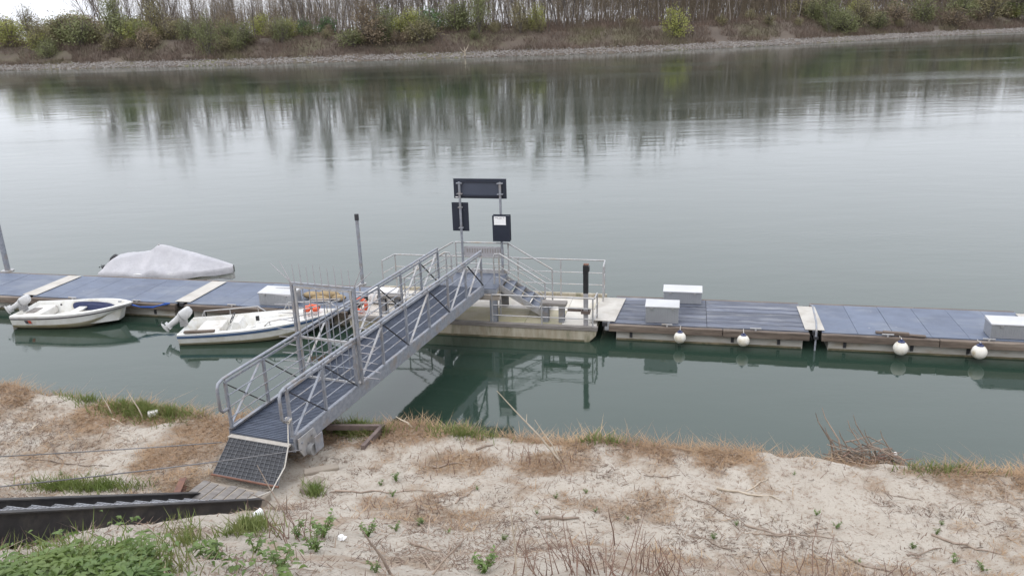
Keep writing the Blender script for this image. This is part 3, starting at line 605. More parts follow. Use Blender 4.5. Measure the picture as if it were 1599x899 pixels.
# ---- things on the pontoon
pl = dthing('mooring_pile', -.69, -.4, 'square steel pile beside the pontoon, black above and grey below', 'pile', z=0)
MB().box(-.055, .055, -.055, .055, -2, 1.22).build('shaft', 'panel_grey', pl, bevel=.008)
MB().box(-.062, .062, -.062, .062, 1.22, 1.80).build('sleeve', 'motor_black', pl, bevel=.008)
MB().prism([(-.066, -.066, 1.72), (.09, -.066, 1.78), (.09, -.066, 1.90), (.06, -.066, 1.94), (-.066, -.066, 1.94)], (0, .132, 0)).build('head', 'motor_black', pl, bevel=.008)
MB().box(-.055, .07, -.055, .055, 1.942, 1.965).build('cap', 'rust', pl)
dr = dthing('drum', -6.35, .55, 'white plastic drum lying on the left of the landing pontoon', 'drum', z=.375)
MB().lathe([(0, -.42), (.2, -.42), (.225, -.38), (.225, -.14), (.235, -.12), (.225, -.1), (.225, .1), (.235, .12), (.225, .14), (.225, .38), (.2, .42), (0, .42)], 20, (0, 0, .235), 'x').build('body', 'foam', dr, 40)
MB().lathe([(.05, .42), (.05, .45), (0, .45)], 10, (0, .12, .235), 'x').build('bung', 'motor_grey', dr, 40)
ob = dthing('life_ring', -6.72, -.32, 'orange life ring propped on the left end of the landing pontoon', 'life ring', z=.55)
ring = [(.17 + .055 * math.cos(a), .055 * math.sin(a)) for a in [i * math.pi / 5 for i in range(11)]]
MB().lathe(ring, 22, (0, 0, .06), 'y').build('ring', 'orange', ob, 60)
for a in (45, 135, 225, 315):
    ca, sa = math.cos(R(a)), math.sin(R(a)); MB().path([((.17 + .062 * math.cos(q_)) * ca, .062 * math.sin(q_), (.17 + .062 * math.cos(q_)) * sa + .06) for q_ in [i * math.pi / 4 for i in range(9)]], .012, 5).build('band', 'rope_white', ob)
# ---- sign stand on the platform
sg = dthing('sign_stand', -3.6, .78, 'twin-post sign stand with three dark panels on the raised platform', 'sign', z=1.257)
for x in (-.54, .545): MB().path([(x, 0, 0), (x, 0, 2.47)], .034, 10).build('post', 'galv', sg, 50); MB().box(x - .08, x + .08, -.08, .045, 0, .012).build('base_plate', 'galv', sg)
tp = MB().box(-.71, .70, .05, .10, 2.03, 2.55).build('sign_panel', 'sign_dark', sg, bevel=.006)
MB().box(-.55, .555, .040, .0495, 2.125, 2.455).build('panel_back', 'sign_back', tp)
for z_ in (2.105, 2.475): MB().box(-.53, .54, .012, .0485, z_ - .018, z_ + .018).build('panel_rail', 'sign_dark', tp)
for x in (-.54, .545):
    for z_ in (2.16, 2.44): MB().box(x - .075, x + .075, -.045, .036, z_ - .012, z_ + .012).build('clamp', 'galv', tp)
MB().box(-.67, -.60, .044, .0495, 2.05, 2.075).build('sticker', 'paper', tp)
lp = MB().box(-.79, -.34, .05, .085, 1.15, 1.92).build('sign_panel', 'sign_dark', sg, bevel=.006)
for z_ in (1.25, 1.80): MB().box(-.60, -.48, -.045, .049, z_ - .012, z_ + .012).build('clamp', 'galv', lp)
MB().box(-.47, -.44, .045, .0495, 1.70, 1.735).build('sticker', 'sign_back', lp)
rp = MB().box(.335, .80, -.115, -.05, .93, 1.62).build('sign_panel', 'sign_dark', sg, bevel=.006)
MB().box(.352, .815, -.048, -.038, .955, 1.64).build('back_board', 'sign_dark', rp)
pp = MB().box(.385, .70, -.1205, -.1165, 1.375, 1.595).build('notice', 'paper', rp)
for i, (a_, b_) in enumerate(((.41, .50), (.53, .60), (.62, .665))): MB().box(a_, b_, -.1225, -.1208, 1.555, 1.568).build('print_line', 'print_grey', pp)
MB().box(.47, .60, -.1225, -.1208, 1.535, 1.542).build('print_line', 'print_grey', pp)

# ---- storage boxes
def storage_box(u_, v_, w_, d_, h_, label, rz=0):
    o = dthing('storage_box', u_, v_, label, 'box', 'aluminium boxes on the docks', z=.45, rz=rz)
    b_ = MB().box(-w_ / 2, w_ / 2, -d_ / 2, d_ / 2, .0, h_).build('body', 'box_alu', o, bevel=.008)
    x = -w_ / 2 + .04
    while x < w_ / 2 - .02: MB().box(x - .006, x + .006, -d_ / 2 - .006, -d_ / 2 - .0005, .03, h_ - .05).build('rib', 'box_alu', b_); x += .055
    MB().prism([(-w_ / 2 - .015, -d_ / 2 - .02, h_ + .002), (-w_ / 2 - .015, -d_ / 2 - .02, h_ + .035), (-w_ / 2 - .015, d_ / 2 + .015, h_ + .075), (-w_ / 2 - .015, d_ / 2 + .015, h_ + .002)], (w_ + .03, 0, 0)).build('lid', 'box_lid', o, bevel=.006)
    for x in (-w_ * .32, w_ * .32): MB().box(x - .03, x + .03, -d_ / 2 - .032, -d_ / 2 - .008, h_ - .045, h_ + .0).build('latch', 'motor_grey', o)
storage_box(1.17, -.02, .80, .42, .40, 'taller pale box at the front edge of the weathered dock')
storage_box(1.65, 1.52, .98, .42, .30, 'long grey box at the back edge of the weathered dock')
storage_box(9.1, -.02, 1.15, .45, .32, 'grey ribbed box at the right picture edge')
storage_box(-9.2, -.0, 1.02, .5, .33, 'white-lidded box on the dock behind the blue-striped boat', -.05)
# ---- round fenders
def fender(u_, r, label):
    o = dthing('ball_fender', u_, -.62, label, 'fender', 'white ball fenders on the right docks', z=.25)
    pr = [(0, -r)] + [(r * math.sin(a), -r * math.cos(a)) for a in [i * math.pi / 12 for i in range(1, 11)]] + [(r * .28, r * 1.05)]
    MB().lathe(pr, 20).build('ball', 'buoy', o, 80)
    MB().lathe([(r * .5, r * .80), (r * .46, r * 1.0), (r * .2, r * 1.12), (r * .18, r * 1.3), (0, r * 1.3)], 14).build('collar', 'navy', o, 50)
    MB().path([(0, 0, r * 1.25), (0, .06, r * 1.42), (0, .15, .195), (.01, .24, .205)], .008, 5).build('rope', 'rope_white', o)
fender(1.62, .145, 'white ball fender below the taller pale box'); fender(3.1, .145, 'white ball fender midway along the weathered dock')
fender(6.58, .165, 'white ball fender below the dark planks on the smooth dock'); fender(8.22, .165, 'low white ball fender with broad navy collar near the right box')
o = dthing('plank_stack', 6.6, -.24, 'dark planks lying at the front edge of the smooth dock', 'planks', z=.452)
for i, (x0, x1, y_, z_) in enumerate(((-.5, .1, .02, 0), (-.2, .55, -.06, .0), (-.35, .2, -.03, .034))): MB().bar((x0, y_, z_ + .016), (x1, y_ - .06, z_ + .016), .1, .03).build('plank', 'timber', o)
o = dthing('mooring_stake', 4.76, -.36, 'thin bent grey pipe standing in the gap between right docks', 'pipe')
MB().path([(0, -.05, -1.5), (0, -.05, .5), (.02, .2, .62), (.05, 1.1, .72), (.02, 1.35, .66)], .022, 8).build('pipe', 'galv', o, 50)
MB().box(-.05, .05, -.1, 0, .30, .36).build('clip', 'dark_steel', o)
def pile(u_, v_, top, r, label, cap):
    o = dthing('steel_pile', u_, v_, label, 'pile', 'slim steel mooring piles'); MB().path([(0, 0, -2.2), (0, 0, top)], r, 12).build('shaft', 'galv', o, 50)
    if cap: MB().path([(0, 0, top + .002), (0, 0, top + .18)], r * 1.25, 12).build('cap', 'dark_steel', o, 50)
    MB().lathe([(r * 1.05, .40), (r * 2.2, .40), (r * 2.2, .46), (r * 1.05, .46)], 14).build('collar', 'galv_light', o, 50)
    return o
p_ = pile(-19.95, 1.95, 2.2, .085, 'grey steel pile behind the dock at the left picture edge', False)
p_ = pile(-7.6, 1.98, 2.36, .05, 'slim grey pile with dark cap behind the gate', True)
o = dthing('sack_heap', -8.15, .45, 'heap of tan sacks and rope on the dock behind the open boat', 'sacks', z=.45)
for i, (x, y_, a_, b_, h_) in enumerate(((-.3, 0, .3, .17, .11), (.15, .06, .32, .18, .13), (.5, -.05, .2, .15, .09), (0, -.15, .26, .12, .08))):
    rings = []
    for j in range(7):
        t_ = j / 6; rr = math.sin(math.pi * min(max(t_, .03), .97)) ** .5; rings.append([(x + a_ * (2 * t_ - 1), y_ + b_ * rr * math.cos(q_) * (1 + .15 * math.sin(3 * q_ + i)), max(0, h_ + h_ * rr * math.sin(q_))) for q_ in [k_ * math.pi / 6 for k_ in range(12)]])
    MB().loft(rings, True).build('sack', 'burlap', o, 80)

# ================================================================ BOATS (bow towards +x, origin at the transom on the waterline)
def boat_hull(o, L_, B_, sheer0, sheer1, floor_fn, stripe_mat, stripe=(.10, .05), keel=-.16, inner='gel_inner', bowfull=2.3):
    def st(t_):
        b_ = B_ / 2 * (.93 + .07 * min(t_ / .3, 1)) * max(1 - max(0, (t_ - .38) / .62) ** bowfull, .012); zs = sheer0 + (sheer1 - sheer0) * t_ ** 1.8
        zk = keel + (zs - .10 - keel) * max(0, (t_ - .36) / .64) ** 2.5; return b_, zs, zk
    ts = [0, .04, .12, .2, .3, .4, .48, .56, .64, .72, .8, .87, .93, .97, 1.0]
    def X(t_, fr): return t_ * L_ - (1 - fr) * .16 * L_ * max(0, (t_ - .5) / .5) ** 2    # raked stem
    low = []; side = []; liner = []; strip = []
    for t_ in ts:
        b_, zs, zk = st(t_); zc = zk + (zs - zk) * .40; zr = zs - stripe[0] - .02; zf = floor_fn(t_, zs); bi = max(b_ - .11, b_ * .4); bf_ = max(b_ - .17, b_ * .3)
        def mir(pts): return [(x, -y, z) for x, y, z in reversed(pts)] + pts[1:] if pts[0][1] == 0 else [(x, -y, z) for x, y, z in reversed(pts)] + pts
        low.append(mir([(X(t_, 0), 0, zk), (X(t_, .12), b_ * .45, zk + (zc - zk) * .42), (X(t_, .38), b_ * .84, zc), (X(t_, .55), b_ * .91, zc + (zr - zc) * .35)]))
        side.append([[(X(t_, .55), s_ * b_ * .91, zc + (zr - zc) * .35), (X(t_, .8), s_ * b_ * .975, zr), (X(t_, 1), s_ * b_, zs)] for s_ in (-1, 1)])
        liner.append(mir([(X(t_, 1), 0, zf), (X(t_, 1), bf_ * .6, zf), (X(t_, 1), bf_, zf + .01), (X(t_, 1), bi, zs - .03 if zf < zs - .04 else max(zf, zs)), (X(t_, 1), bi + .015, zs + .012), (X(t_, 1), b_, zs)]))
        strip.append([[(X(t_, .82), s_ * (b_ * .978 + .008), zs - stripe[0]), (X(t_, .95), s_ * (b_ + .010), zs - stripe[0] + stripe[1])] for s_ in (-1, 1)])
    h = MB().loft(low); h.f.append(tuple(range(len(low[0])))); h.build('hull_bottom', 'boat_bottom', o, 40)
    s_ = MB().loft([x[0] for x in side]).loft([x[1] for x in side])
    b_, zs, zk = st(0); s_.add([(0, -b_ * .91, zk + (zs - zk) * .6), (0, b_ * .91, zk + (zs - zk) * .6), (0, b_, zs), (0, -b_, zs)], [(0, 1, 2, 3)]); s_.add([(0, -b_ * .91, zk + .1), (0, b_ * .91, zk + .1), (0, b_ * .93, zs), (0, -b_ * .93, zs)], [(0, 1, 2, 3)])
    topside = s_.build('topside', 'gelcoat', o, 40)
    MB().loft(liner).build('liner', 'gelcoat', o, 35)
    for k_ in (0, 1):
        m_ = MB().loft([x[k_] for x in strip]); ob_ = m_.build('stripe', stripe_mat, topside); sd_ = ob_.modifiers.new('thick', 'SOLIDIFY'); sd_.thickness = .012; sd_.offset = 0
    return st
def rot_y(p, a, c): x, z = p[0] - c[0], p[2] - c[2]; return (c[0] + x * math.cos(a) + z * math.sin(a), p[1], c[2] - x * math.sin(a) + z * math.cos(a))
def outboard(o, z0, tilt, cowl_mat, leg_mat, s_=1.0, y=0.0):
    """motor hung on the transom at x=0, tilted up aft by tilt"""
    cpt = (-.06, 0, z0); T = lambda m_: [setattr(m_, 'v', [tuple(Vector(rot_y((p[0] * s_, p[1] * s_, z0 + p[2] * s_), tilt, cpt)) + Vector((0, y, 0))) for p in m_.v]), m_][1]
    rings = []
    for z_, a_, b_, xo in ((.0, .10, .08, -.19), (.04, .15, .115, -.19), (.14, .175, .13, -.19), (.30, .165, .125, -.20), (.42, .14, .105, -.215), (.47, .09, .07, -.225), (.48, .015, .015, -.23)):
        rings.append([(xo + a_ * math.copysign(abs(math.cos(q_)) ** .7, math.cos(q_)), b_ * math.copysign(abs(math.sin(q_)) ** .7, math.sin(q_)), z_) for q_ in [k_ * math.pi / 9 for k_ in range(18)]])
    c_ = T(MB().loft(rings, True)).build('outboard_motor', cowl_mat, o, 50)
    T(MB().lathe([(.172, .10), (.178, .115), (.172, .13)], 18, (-.19, 0, 0))).build('band', 'motor_grey', c_, 50)
    T(MB().loft([[(xo + a_ * math.cos(q_), b_ * math.sin(q_), z_) for q_ in [k_ * math.pi / 5 for k_ in range(10)]] for z_, a_, b_, xo in ((.02, .12, .08, -.2), (-.2, .10, .055, -.19), (-.45, .085, .04, -.19), (-.62, .075, .028, -.19))], True)).build('leg', leg_mat, c_, 60)
    T(MB().lathe([(0, -.2), (.035, -.15), (.05, -.05), (.045, .1), (.02, .16), (0, .17)], 10, (-.2, 0, -.60), 'x')).build('gearcase', leg_mat, c_, 60)
    T(MB().box(-.34, -.08, -.09, .09, -.47, -.458)).build('cavitation_plate', leg_mat, c_)
    pr = MB()
    for k_ in range(3):
        a = k_ * 2.094; pr.poly([(-.40, .02 * math.cos(a), -.60 + .02 * math.sin(a)), (-.42, .12 * math.cos(a - .3), -.60 + .12 * math.sin(a - .3)), (-.39, .13 * math.cos(a + .3), -.60 + .13 * math.sin(a + .3))])
    p_ = T(pr).build('propeller', 'motor_black', c_); sd_ = p_.modifiers.new('t', 'SOLIDIFY'); sd_.thickness = .01
    MB().box(-.10, .05, y - .10, y + .10, z0 - .14, z0 + .04).build('clamp_bracket', 'motor_grey', c_, bevel=.01); return c_
# small dinghy with navy inner panel
bo = dthing('open_boat', -16.38, -1.28, 'small white open boat with navy inner panel and white outboard', 'boat', rz=R(8))
st = boat_hull(bo, 3.2, 1.42, .42, .60, lambda t_, zs: zs - .0 if t_ > .90 else zs + .0 if t_ < .03 else .12, 'stripe_dark', (.09, .028), bowfull=2.6)
outboard(bo, .50, R(62), 'motor_white', 'motor_white', .76)
pan = []
for k_ in range(24):                                                     # rounded navy recess on the far inner side
    a = 2 * math.pi * k_ / 24; ca, sa = math.cos(a), math.sin(a); x = 1.75 + .68 * math.copysign(abs(ca) ** .45, ca); z_ = .31 + .125 * math.copysign(abs(sa) ** .6, sa); pan.append((x, z_))
def inner_y(x):
    b_, zs, zk = st(min(x / 3.2, .99)); return max(b_ - .17, b_ * .3)
pm_ = MB(); pm_.loft([[(x, inner_y(x) - .012 + (z_ - .3) * .2, z_) for x, z_ in pan], [(1.75 + (x - 1.75) * .5, inner_y(1.75 + (x - 1.75) * .5) - .016 + ((z_ - .31) * .5) * .2, .31 + (z_ - .31) * .5) for x, z_ in pan]], True); pm_.f.append(tuple(range(24, 48))); pm_.build('inner_panel', 'navy', bo)
MB().box(.10, .62, -.52, .52, .13, .36).build('stern_seat', 'gel_inner', bo, bevel=.03)
MB().box(.16, .40, -.2, .2, .362, .375).build('seat_mat', 'grey_wood', bo)
MB().box(1.28, 1.52, -.50, .50, .27, .31).build('thwart', 'gelcoat', bo, bevel=.012)
MB().bar((1.6, -.3, .15), (2.35, .1, .17), .12, .02).build('floor_board', 'grey_wood', bo)
MB().lathe([(0, -.008), (.028, -.008), (.028, .008), (0, .008)], 12, (.75, .5, .36), 'y').build('speaker_hole', 'motor_black', bo)
for i, (x0, mt) in enumerate(((.45, 'stripe_dark'), (.55, 'red_decal'))):
    b_, zs, zk = st(x0 / 3.2); MB().prism([(x0, -b_ * .965 - .01, .22), (x0 + .07, -b_ * .965 - .01, .22), (x0 + .05, -b_ * .985 - .01, .31), (x0 - .03, -b_ * .985 - .01, .31)], (0, .012, 0)).build('decal', mt, bo)
MB().box(2.78, 2.86, -.02, .02, .60, .63).build('bow_cleat', 'galv', bo)
o = thing('mooring_rope', D(-13.3, -.85, .5), DRZ, 'blue rope from the small boat bow to the dock', 'rope')
for k_ in range(3): MB().path([(0, .02 * k_, .02), (.25, .05 + .03 * k_, -.05 - .02 * k_), (.55, .18, -.08 - .015 * k_), (.85, .34, -.06 + .02 * k_), (.95, .40, -.04)], .016, 6).build('strand', 'rope_blue', o, 60)
# blue-striped runabout
b2 = dthing('striped_boat', -11.05, -1.72, 'white open boat with blue stripe, deck rails and tilted white outboard', 'boat', rz=R(14.5))
b2.location.z = -.04
st = boat_hull(b2, 4.15, 1.42, .37, .66, lambda t_, zs: zs + .03 if t_ > .46 else (zs if t_ < .03 else .10), 'stripe_blue', (.105, .065), bowfull=2.2)
outboard(b2, .52, R(56), 'motor_white', 'motor_white', .82)
MB().box(.35, .95, -.5, .5, .11, .33).build('stern_seat', 'gel_inner', b2, bevel=.03)
b_ = MB().prism([(1.25, -.42, .30), (1.60, -.42, .30), (1.52, -.42, .56), (1.38, -.42, .58)], (0, .5, 0)).build('console', 'gelcoat', b2, bevel=.02)
MB().path([(1.30 + .06 * math.sin(a), -.17 + .15 * math.cos(a), .60 + .13 * math.sin(a)) for a in [i * math.pi / 8 for i in range(17)]], .011, 6).build('steering_wheel', 'motor_black', b_, 60)
MB().bar((1.30, -.31, .6), (1.30, -.03, .6), .02, .012).build('wheel_spoke', 'motor_black', b_)
MB().box(1.9, 1.98, -.2, -.14, .50, .62).build('throttle', 'motor_black', b2)
MB().box(.18, .95, -.66, -.56, .40, .45).build('side_locker', 'timber', b2)
def deck_rail(xs, sgn, hgt, post=True):
    pts = []
    for i, x in enumerate(xs):
        b_, zs, zk = st(min(x / 4.15, .985)); hh = 0 if i in (0, len(xs) - 1) else hgt; pts.append((x, sgn * max(b_ - .09, .03), zs + .03 + hh))
    m_ = MB().path(pts, .015, 6).build('deck_rail', 'galv_light', b2, 60)
    for p in pts[1:-1]: MB().path([(p[0], p[1], p[2] - hgt), p], .012, 6).build('rail_stanchion', 'galv_light', m_, 60)
deck_rail([.25, .33, 1.0, 1.75, 1.95], 1, .16); deck_rail([2.45, 2.6, 3.2, 3.75, 4.0], 1, .2); deck_rail([2.2, 2.35, 2.9, 3.3, 3.5], -1, .09)
pts = []
for sgn in (1, -1):
    for x in (([3.2, 3.75, 4.08] if sgn > 0 else [4.08, 3.75, 3.2])):
        b_, zs, zk = st(min(x / 4.15, .985)); pts.append((x, sgn * max(b_ - .05, .05), zs + .27))
MB().path(pts, .016, 6).build('bow_rail', 'galv_light', b2, 60)
for p in (pts[0], pts[1], pts[4], pts[5]): MB().path([(p[0], p[1], p[2] - .25), p], .013, 6).build('rail_stanchion', 'galv_light', b2)
for y_ in (-.35, .05): MB().bar((1.98, y_, .52), (3.2, y_ * .6, .60), .03, .012).build('deck_seam', 'gel_inner', b2)
b_ = thing('orange_bag', D(-11.05, -1.72) + Matrix.Rotation(DRZ + R(14.5), 3, 'Z') @ Vector((3.35, -.12, .655)), DRZ + .3, 'orange life jacket on the bow of the blue-striped boat', 'life jacket')
m_ = MB()
for x0, x1 in ((-.2, -.03), (.03, .2)): m_.box(x0, x1, -.16, .16, 0, .10)
m_.build('panels', 'orange', b_, bevel=.035); MB().box(-.205, .205, -.02, .02, .03, .106).build('strap', 'motor_black', b_, bevel=.004); MB().box(-.1, .1, .12, .24, .0, .12).build('collar', 'orange', b_, bevel=.04)
# covered boat behind the dock
b3 = dthing('covered_boat', -16.75, 3.0, 'boat under a pale grey tarpaulin behind the left dock', 'boat')
st = boat_hull(b3, 4.35, 1.5, .36, .52, lambda t_, zs: .12, 'stripe_dark', (.10, .05), bowfull=2.6)
outboard(b3, .46, R(52), 'motor_black', 'motor_black', .72)
tt = np.linspace(0, 1, 46); ridge = np.interp(tt, [0, .02, .08, .2, .36, .42, .46, .6, .75, .9, 1], [.40, .56, .80, .86, .97, 1.15, 1.18, 1.02, .86, .69, .57])
rings = []
for t_, rz_ in zip(tt, ridge):
    b_, zs, zk = st(t_); hw = b_ + .035; row = []
    flat = np.interp(t_, [0, .1, .4, .5, .75, 1], [.6, .45, .04, .06, .2, .3])
    for j in range(31):
        a = j / 15 - 1; f_ = abs(a); edge = zs - .19 - .02 * math.sin(t_ * 22)
        if f_ > .9: y_ = hw; z_ = edge + (1 - f_) / .1 * .19
        else:
            g = f_ / .9; y_ = hw * (g ** .92); z_ = zs + (rz_ - zs) * (1 - max(0, (g - flat) / (1 - flat)) ** 1.0)
            z_ -= .045 * math.sin(math.pi * min(1, g)) * (rz_ - zs) * 2.0
        fold = .085 * math.sin(26 * (t_ - .40) / (.25 + f_)) * math.exp(-((t_ - .42) / .22) ** 2) * f_ * (f_ < .92) + .02 * float(fbm(t_ * 9, a * 4 + 7, 55))
        row.append((t_ * 4.35 - .10 + (.10 if t_ > .5 else 0) * t_, math.copysign(y_, a) if f_ > 0 else 0, z_ + fold))
    rings.append(row)
tm = MB().loft(rings); tm.f.append(tuple(range(31))); tm.build('tarpaulin', 'tarp', b3, 70)
MB().path([(4.3, 0, .42), (4.42, -.15, .2), (4.55, -.5, .25), (4.4, -.95, .43)], .012, 6).build('bow_line', 'wire', b3)
MB().path([(1.78, 0, 1.08), (1.78, 0, 1.19)], .03, 8).build('tent_pole_tip', 'galv_light', b3)

# ================================================================ GANGWAY
GRZ = math.atan2(-.349, .937)
gw = thing('gangway', (-4.156, 11.678, 1.12), GRZ, 'galvanised footbridge with truss railings and spiked gate, bank to pontoon', 'gangway')
GL = 8.2; NB = 8; BAY = GL / NB; HW = .625
for sgn in (-1, 1):
    x = sgn * HW
    MB().box(x - .008, x + .008, 0, GL, 0, .24).box(min(x, x - sgn * .06), max(x, x - sgn * .06), 0, GL, -.010, -.001).box(min(x, x - sgn * .06), max(x, x - sgn * .06), 0, GL, .241, .25).build('stringer', 'galv', gw)
    xi = x - sgn * .035
    for i in range(NB + 1):
        y = min(max(i * BAY, .03), GL - .03); MB().box(xi - .022, xi + .022, y - .022, y + .022, .252, 1.04).build('post', 'galv', gw)
        MB().path([(xi, y, 1.07), (xi, y, 1.115)], .012, 6).build('rail_stub', 'galv', gw)
    MB().box(xi - .012, xi + .012, .0, GL, 1.0415, 1.078).build('flat_rail', 'galv', gw)
    pts = [(xi, .02, .60), (xi, -.12, .60), (xi, -.17, .65), (xi, -.17, 1.02), (xi, -.13, 1.10), (xi, -.02, 1.135), (xi, .2, 1.14), (xi, GL - .02, 1.14)]
    MB().path(pts, .027, 10).build('handrail', 'galv', gw, 50)
    for z_ in (.44, .63, .83): MB().path([(xi - sgn * .03, .02, z_), (xi - sgn * .03, GL - .02, z_)], .011, 6).build('mid_rail', 'galv', gw, 50)
    xo = xi + sgn * .028
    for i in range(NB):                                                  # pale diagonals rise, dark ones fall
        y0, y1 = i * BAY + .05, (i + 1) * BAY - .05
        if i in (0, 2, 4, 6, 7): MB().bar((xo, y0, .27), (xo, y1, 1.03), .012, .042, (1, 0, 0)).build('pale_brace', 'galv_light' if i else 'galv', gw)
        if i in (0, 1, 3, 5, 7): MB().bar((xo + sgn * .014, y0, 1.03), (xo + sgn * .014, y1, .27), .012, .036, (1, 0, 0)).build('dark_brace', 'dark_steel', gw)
MB().box(-HW + .01, HW - .01, .0, .07, .02, .15).build('end_beam', 'galv', gw)
MB().box(-HW + .01, HW - .01, GL - .07, GL, .02, .15).build('end_beam', 'galv', gw)
for i in range(1, NB): MB().box(-HW + .01, HW - .01, i * BAY - .03, i * BAY + .03, .02, .13).build('cross_member', 'galv', gw)
NP = 41; pw = GL / NP; pk = MB()                                          # ribbed deck planks
pk.box(-HW + .012, HW - .012, .002, pw - .003, .152, .170)
for j in range(4): pk.box(-HW + .014, HW - .014, .012 + j * .049, .028 + j * .049, .1705, .181)
pk = pk.mesh('deck_plank')
for i in range(NP): o = link('deck_plank', pk, 'gang_deck', gw); o.location = (0, i * pw, 0)
# spiked gate across the bridge
gy = 2 * BAY + .1
gf = MB().box(-HW - .05, -HW - .005, gy - .023, gy + .023, .255, 2.06).box(HW + .005, HW + .05, gy - .023, gy + .023, .255, 2.06).box(-HW - .05, HW + .05, gy - .024, gy + .024, 2.062, 2.105).build('gate_frame', 'galv', gw)
for i in range(9):
    x = -.58 + 1.16 * i / 8; MB().path([(x, gy, 2.10), (x - .01, gy, 2.45 + .03 * math.sin(i * 2.3))], [.011, .005], 5).build('spike', 'panel_grey', gf)
for sgn in (-1, 1):
    for a, l_ in ((62, .42), (38, .50)): MB().path([(sgn * (HW + .03), gy, 2.10), (sgn * (HW + .03 + l_ * math.cos(R(a))), gy, 2.12 + l_ * math.sin(R(a)))], [.011, .005], 5).build('spike', 'panel_grey', gf)
    for i in range(11):
        z_ = .38 + i * .16; MB().path([(sgn * (HW + .055), gy, z_), (sgn * (HW + .40 + .04 * math.sin(i * 1.7)), gy - .02, z_ + .02 * math.cos(i * 2.1))], [.011, .005], 5).build('spike', 'panel_grey', gf)
lf = MB().box(-.60, -.565, gy - .015, gy + .015, .23, 2.04).box(.565, .60, gy - .015, gy + .015, .23, 2.04).box(-.565, .565, gy - .015, gy + .015, 2.0, 2.04).box(-.565, .565, gy - .015, gy + .015, .23, .265).box(-.565, .565, gy - .017, gy + .017, 1.02, 1.06).build('gate_leaf', 'galv_light', gw)
for i in range(7): x = -.42 + i * .14; MB().path([(x, gy, .262), (x, gy, 2.002)], .0105, 6).build('gate_bar', 'galv', lf)
for z_ in (.52, .78, 1.72): MB().path([(-.566, gy + .012, z_), (.566, gy + .012, z_)], .009, 6).build('cross_bar', 'galv', lf)
MB().box(.47, .60, gy - .05, gy + .05, .98, 1.12).build('lock_box', 'galv', lf, bevel=.01)
# roller brackets under the landward end, and the hinged flap
for sgn in (-1, 1):
    x = sgn * (HW + .03); bk = MB().prism([(x, .06, .20), (x, .50, .20), (x, .56, .05), (x, .46, -.16), (x, .16, -.16), (x, .06, 0)], (sgn * .02, 0, 0)).build('roller_bracket', 'galv_light', gw)
    MB().prism([(x + sgn * .15, .30, .14), (x + sgn * .15, .52, .14), (x + sgn * .15, .52, -.14), (x + sgn * .15, .30, -.14)], (sgn * .015, 0, 0)).build('bracket_plate', 'galv', bk)
    MB().lathe([(0, .022), (.10, .022), (.10, .11), (0, .11)] if sgn > 0 else [(0, -.11), (.10, -.11), (.10, -.022), (0, -.022)], 18, (x, .33, -.1), 'x').build('roller', 'motor_grey', bk, 40)
    for y, z_ in ((.14, .1), (.42, .1), (.30, .02)): MB().lathe([(0, .0), (.018, .0), (.018, .012), (0, .012)], 8, (x + sgn * .021, y, z_), 'x').build('bolt', 'galv', bk)
fl = thing('ramp_flap', (-4.156, 11.678, 1.12), GRZ, 'dark grid-patterned ramp flap from the footbridge foot to the ground', 'ramp')
fa, fb_ = Vector((.03, -.12, .135)), Vector((.25, -.80, -.11)); fd = (fb_ - fa); wa, wb = .565, .60
def fpt(s_, t_, up=0): c = fa + fd * t_; hw = wa + (wb - wa) * t_; return (c.x + s_ * hw, c.y, c.z + up)
MB().prism([fpt(-1, 0), fpt(1, 0), fpt(1, 1), fpt(-1, 1)], (0, 0, -.012)).build('plate', 'grating', fl)
gb = MB()
for i in range(15): gb.bar(fpt(-1 + 2 * i / 14, 0, .006), fpt(-1 + 2 * i / 14, 1, .006), .006, .012)
for j in range(11): gb.bar(fpt(-1, j / 10, .008), fpt(1, j / 10, .008), .006, .012)
gb.build('grid', 'grating_mid', fl)
MB().path([fpt(-1.03, 1.02, .005), fpt(1.03, 1.02, .005)], .018, 8).build('nosing', 'rust', fl)
MB().box(-.58, .58, -.11, -.012, .12, .15).build('hinge_strip', 'concrete', fl)

# ---- steel stair down the levee
stt = thing('steel_stair', (STA[0], STA[1], 0), GRZ, 'black steel stair with pale mesh treads leading down to the footbridge', 'stairs')
SL = 7.0; SS_ = .575
for x, sgn in ((0, 1), (-1.16, -1)):
    dz = -.11 if x else 0; a, b_ = Vector((x, .12, 1.12 + dz - SS_ * .12)), Vector((x, -SL, 1.12 + dz + SS_ * SL)); nrm = Vector((0, SS_, 1)).normalized()
    m_ = MB().bar(a - nrm * .15, b_ - nrm * .15, .016, .27); m_.bar(a - nrm * .006, b_ - nrm * .006, .12, .016); m_.bar(a - nrm * .293, b_ - nrm * .293, .12, .016)
    m_.build('stringer', 'black_paint', stt)
td = MB().box(-1.07, -.09, -.13, .13, -.012, .0)
for i in range(15):
    for j in range(5): td.bar((-1.06 + i * .065, -.12 + j * .05, .004), (-1.03 + i * .065, -.085 + j * .05, .012), .010, .006)
td.box(-1.07, -.09, .118, .130, -.04, .008)
td = td.mesh('tread')
for i in range(24):
    y = -.12 - i * .28; o = link('tread', td, 'grating_light', stt); o.location = (0, y, 1.12 + SS_ * -y - .15); o.rotation_euler = (R(-4), R(-5.4), 0)
ap = thing('concrete_apron', (-4.42, 10.50, .90), GRZ, 'pale ribbed concrete slab between the stair foot and the ramp flap', 'slab')
MB().box(-.62, .62, -.32, .30, -.1, .045).build('slab', 'mud', ap, bevel=.02)
for i in range(7): MB().box(-.6 + i * .17, -.47 + i * .17, -.3, .28 - .03 * (i % 3), .046, .056).build('rib', 'grey_wood', ap)
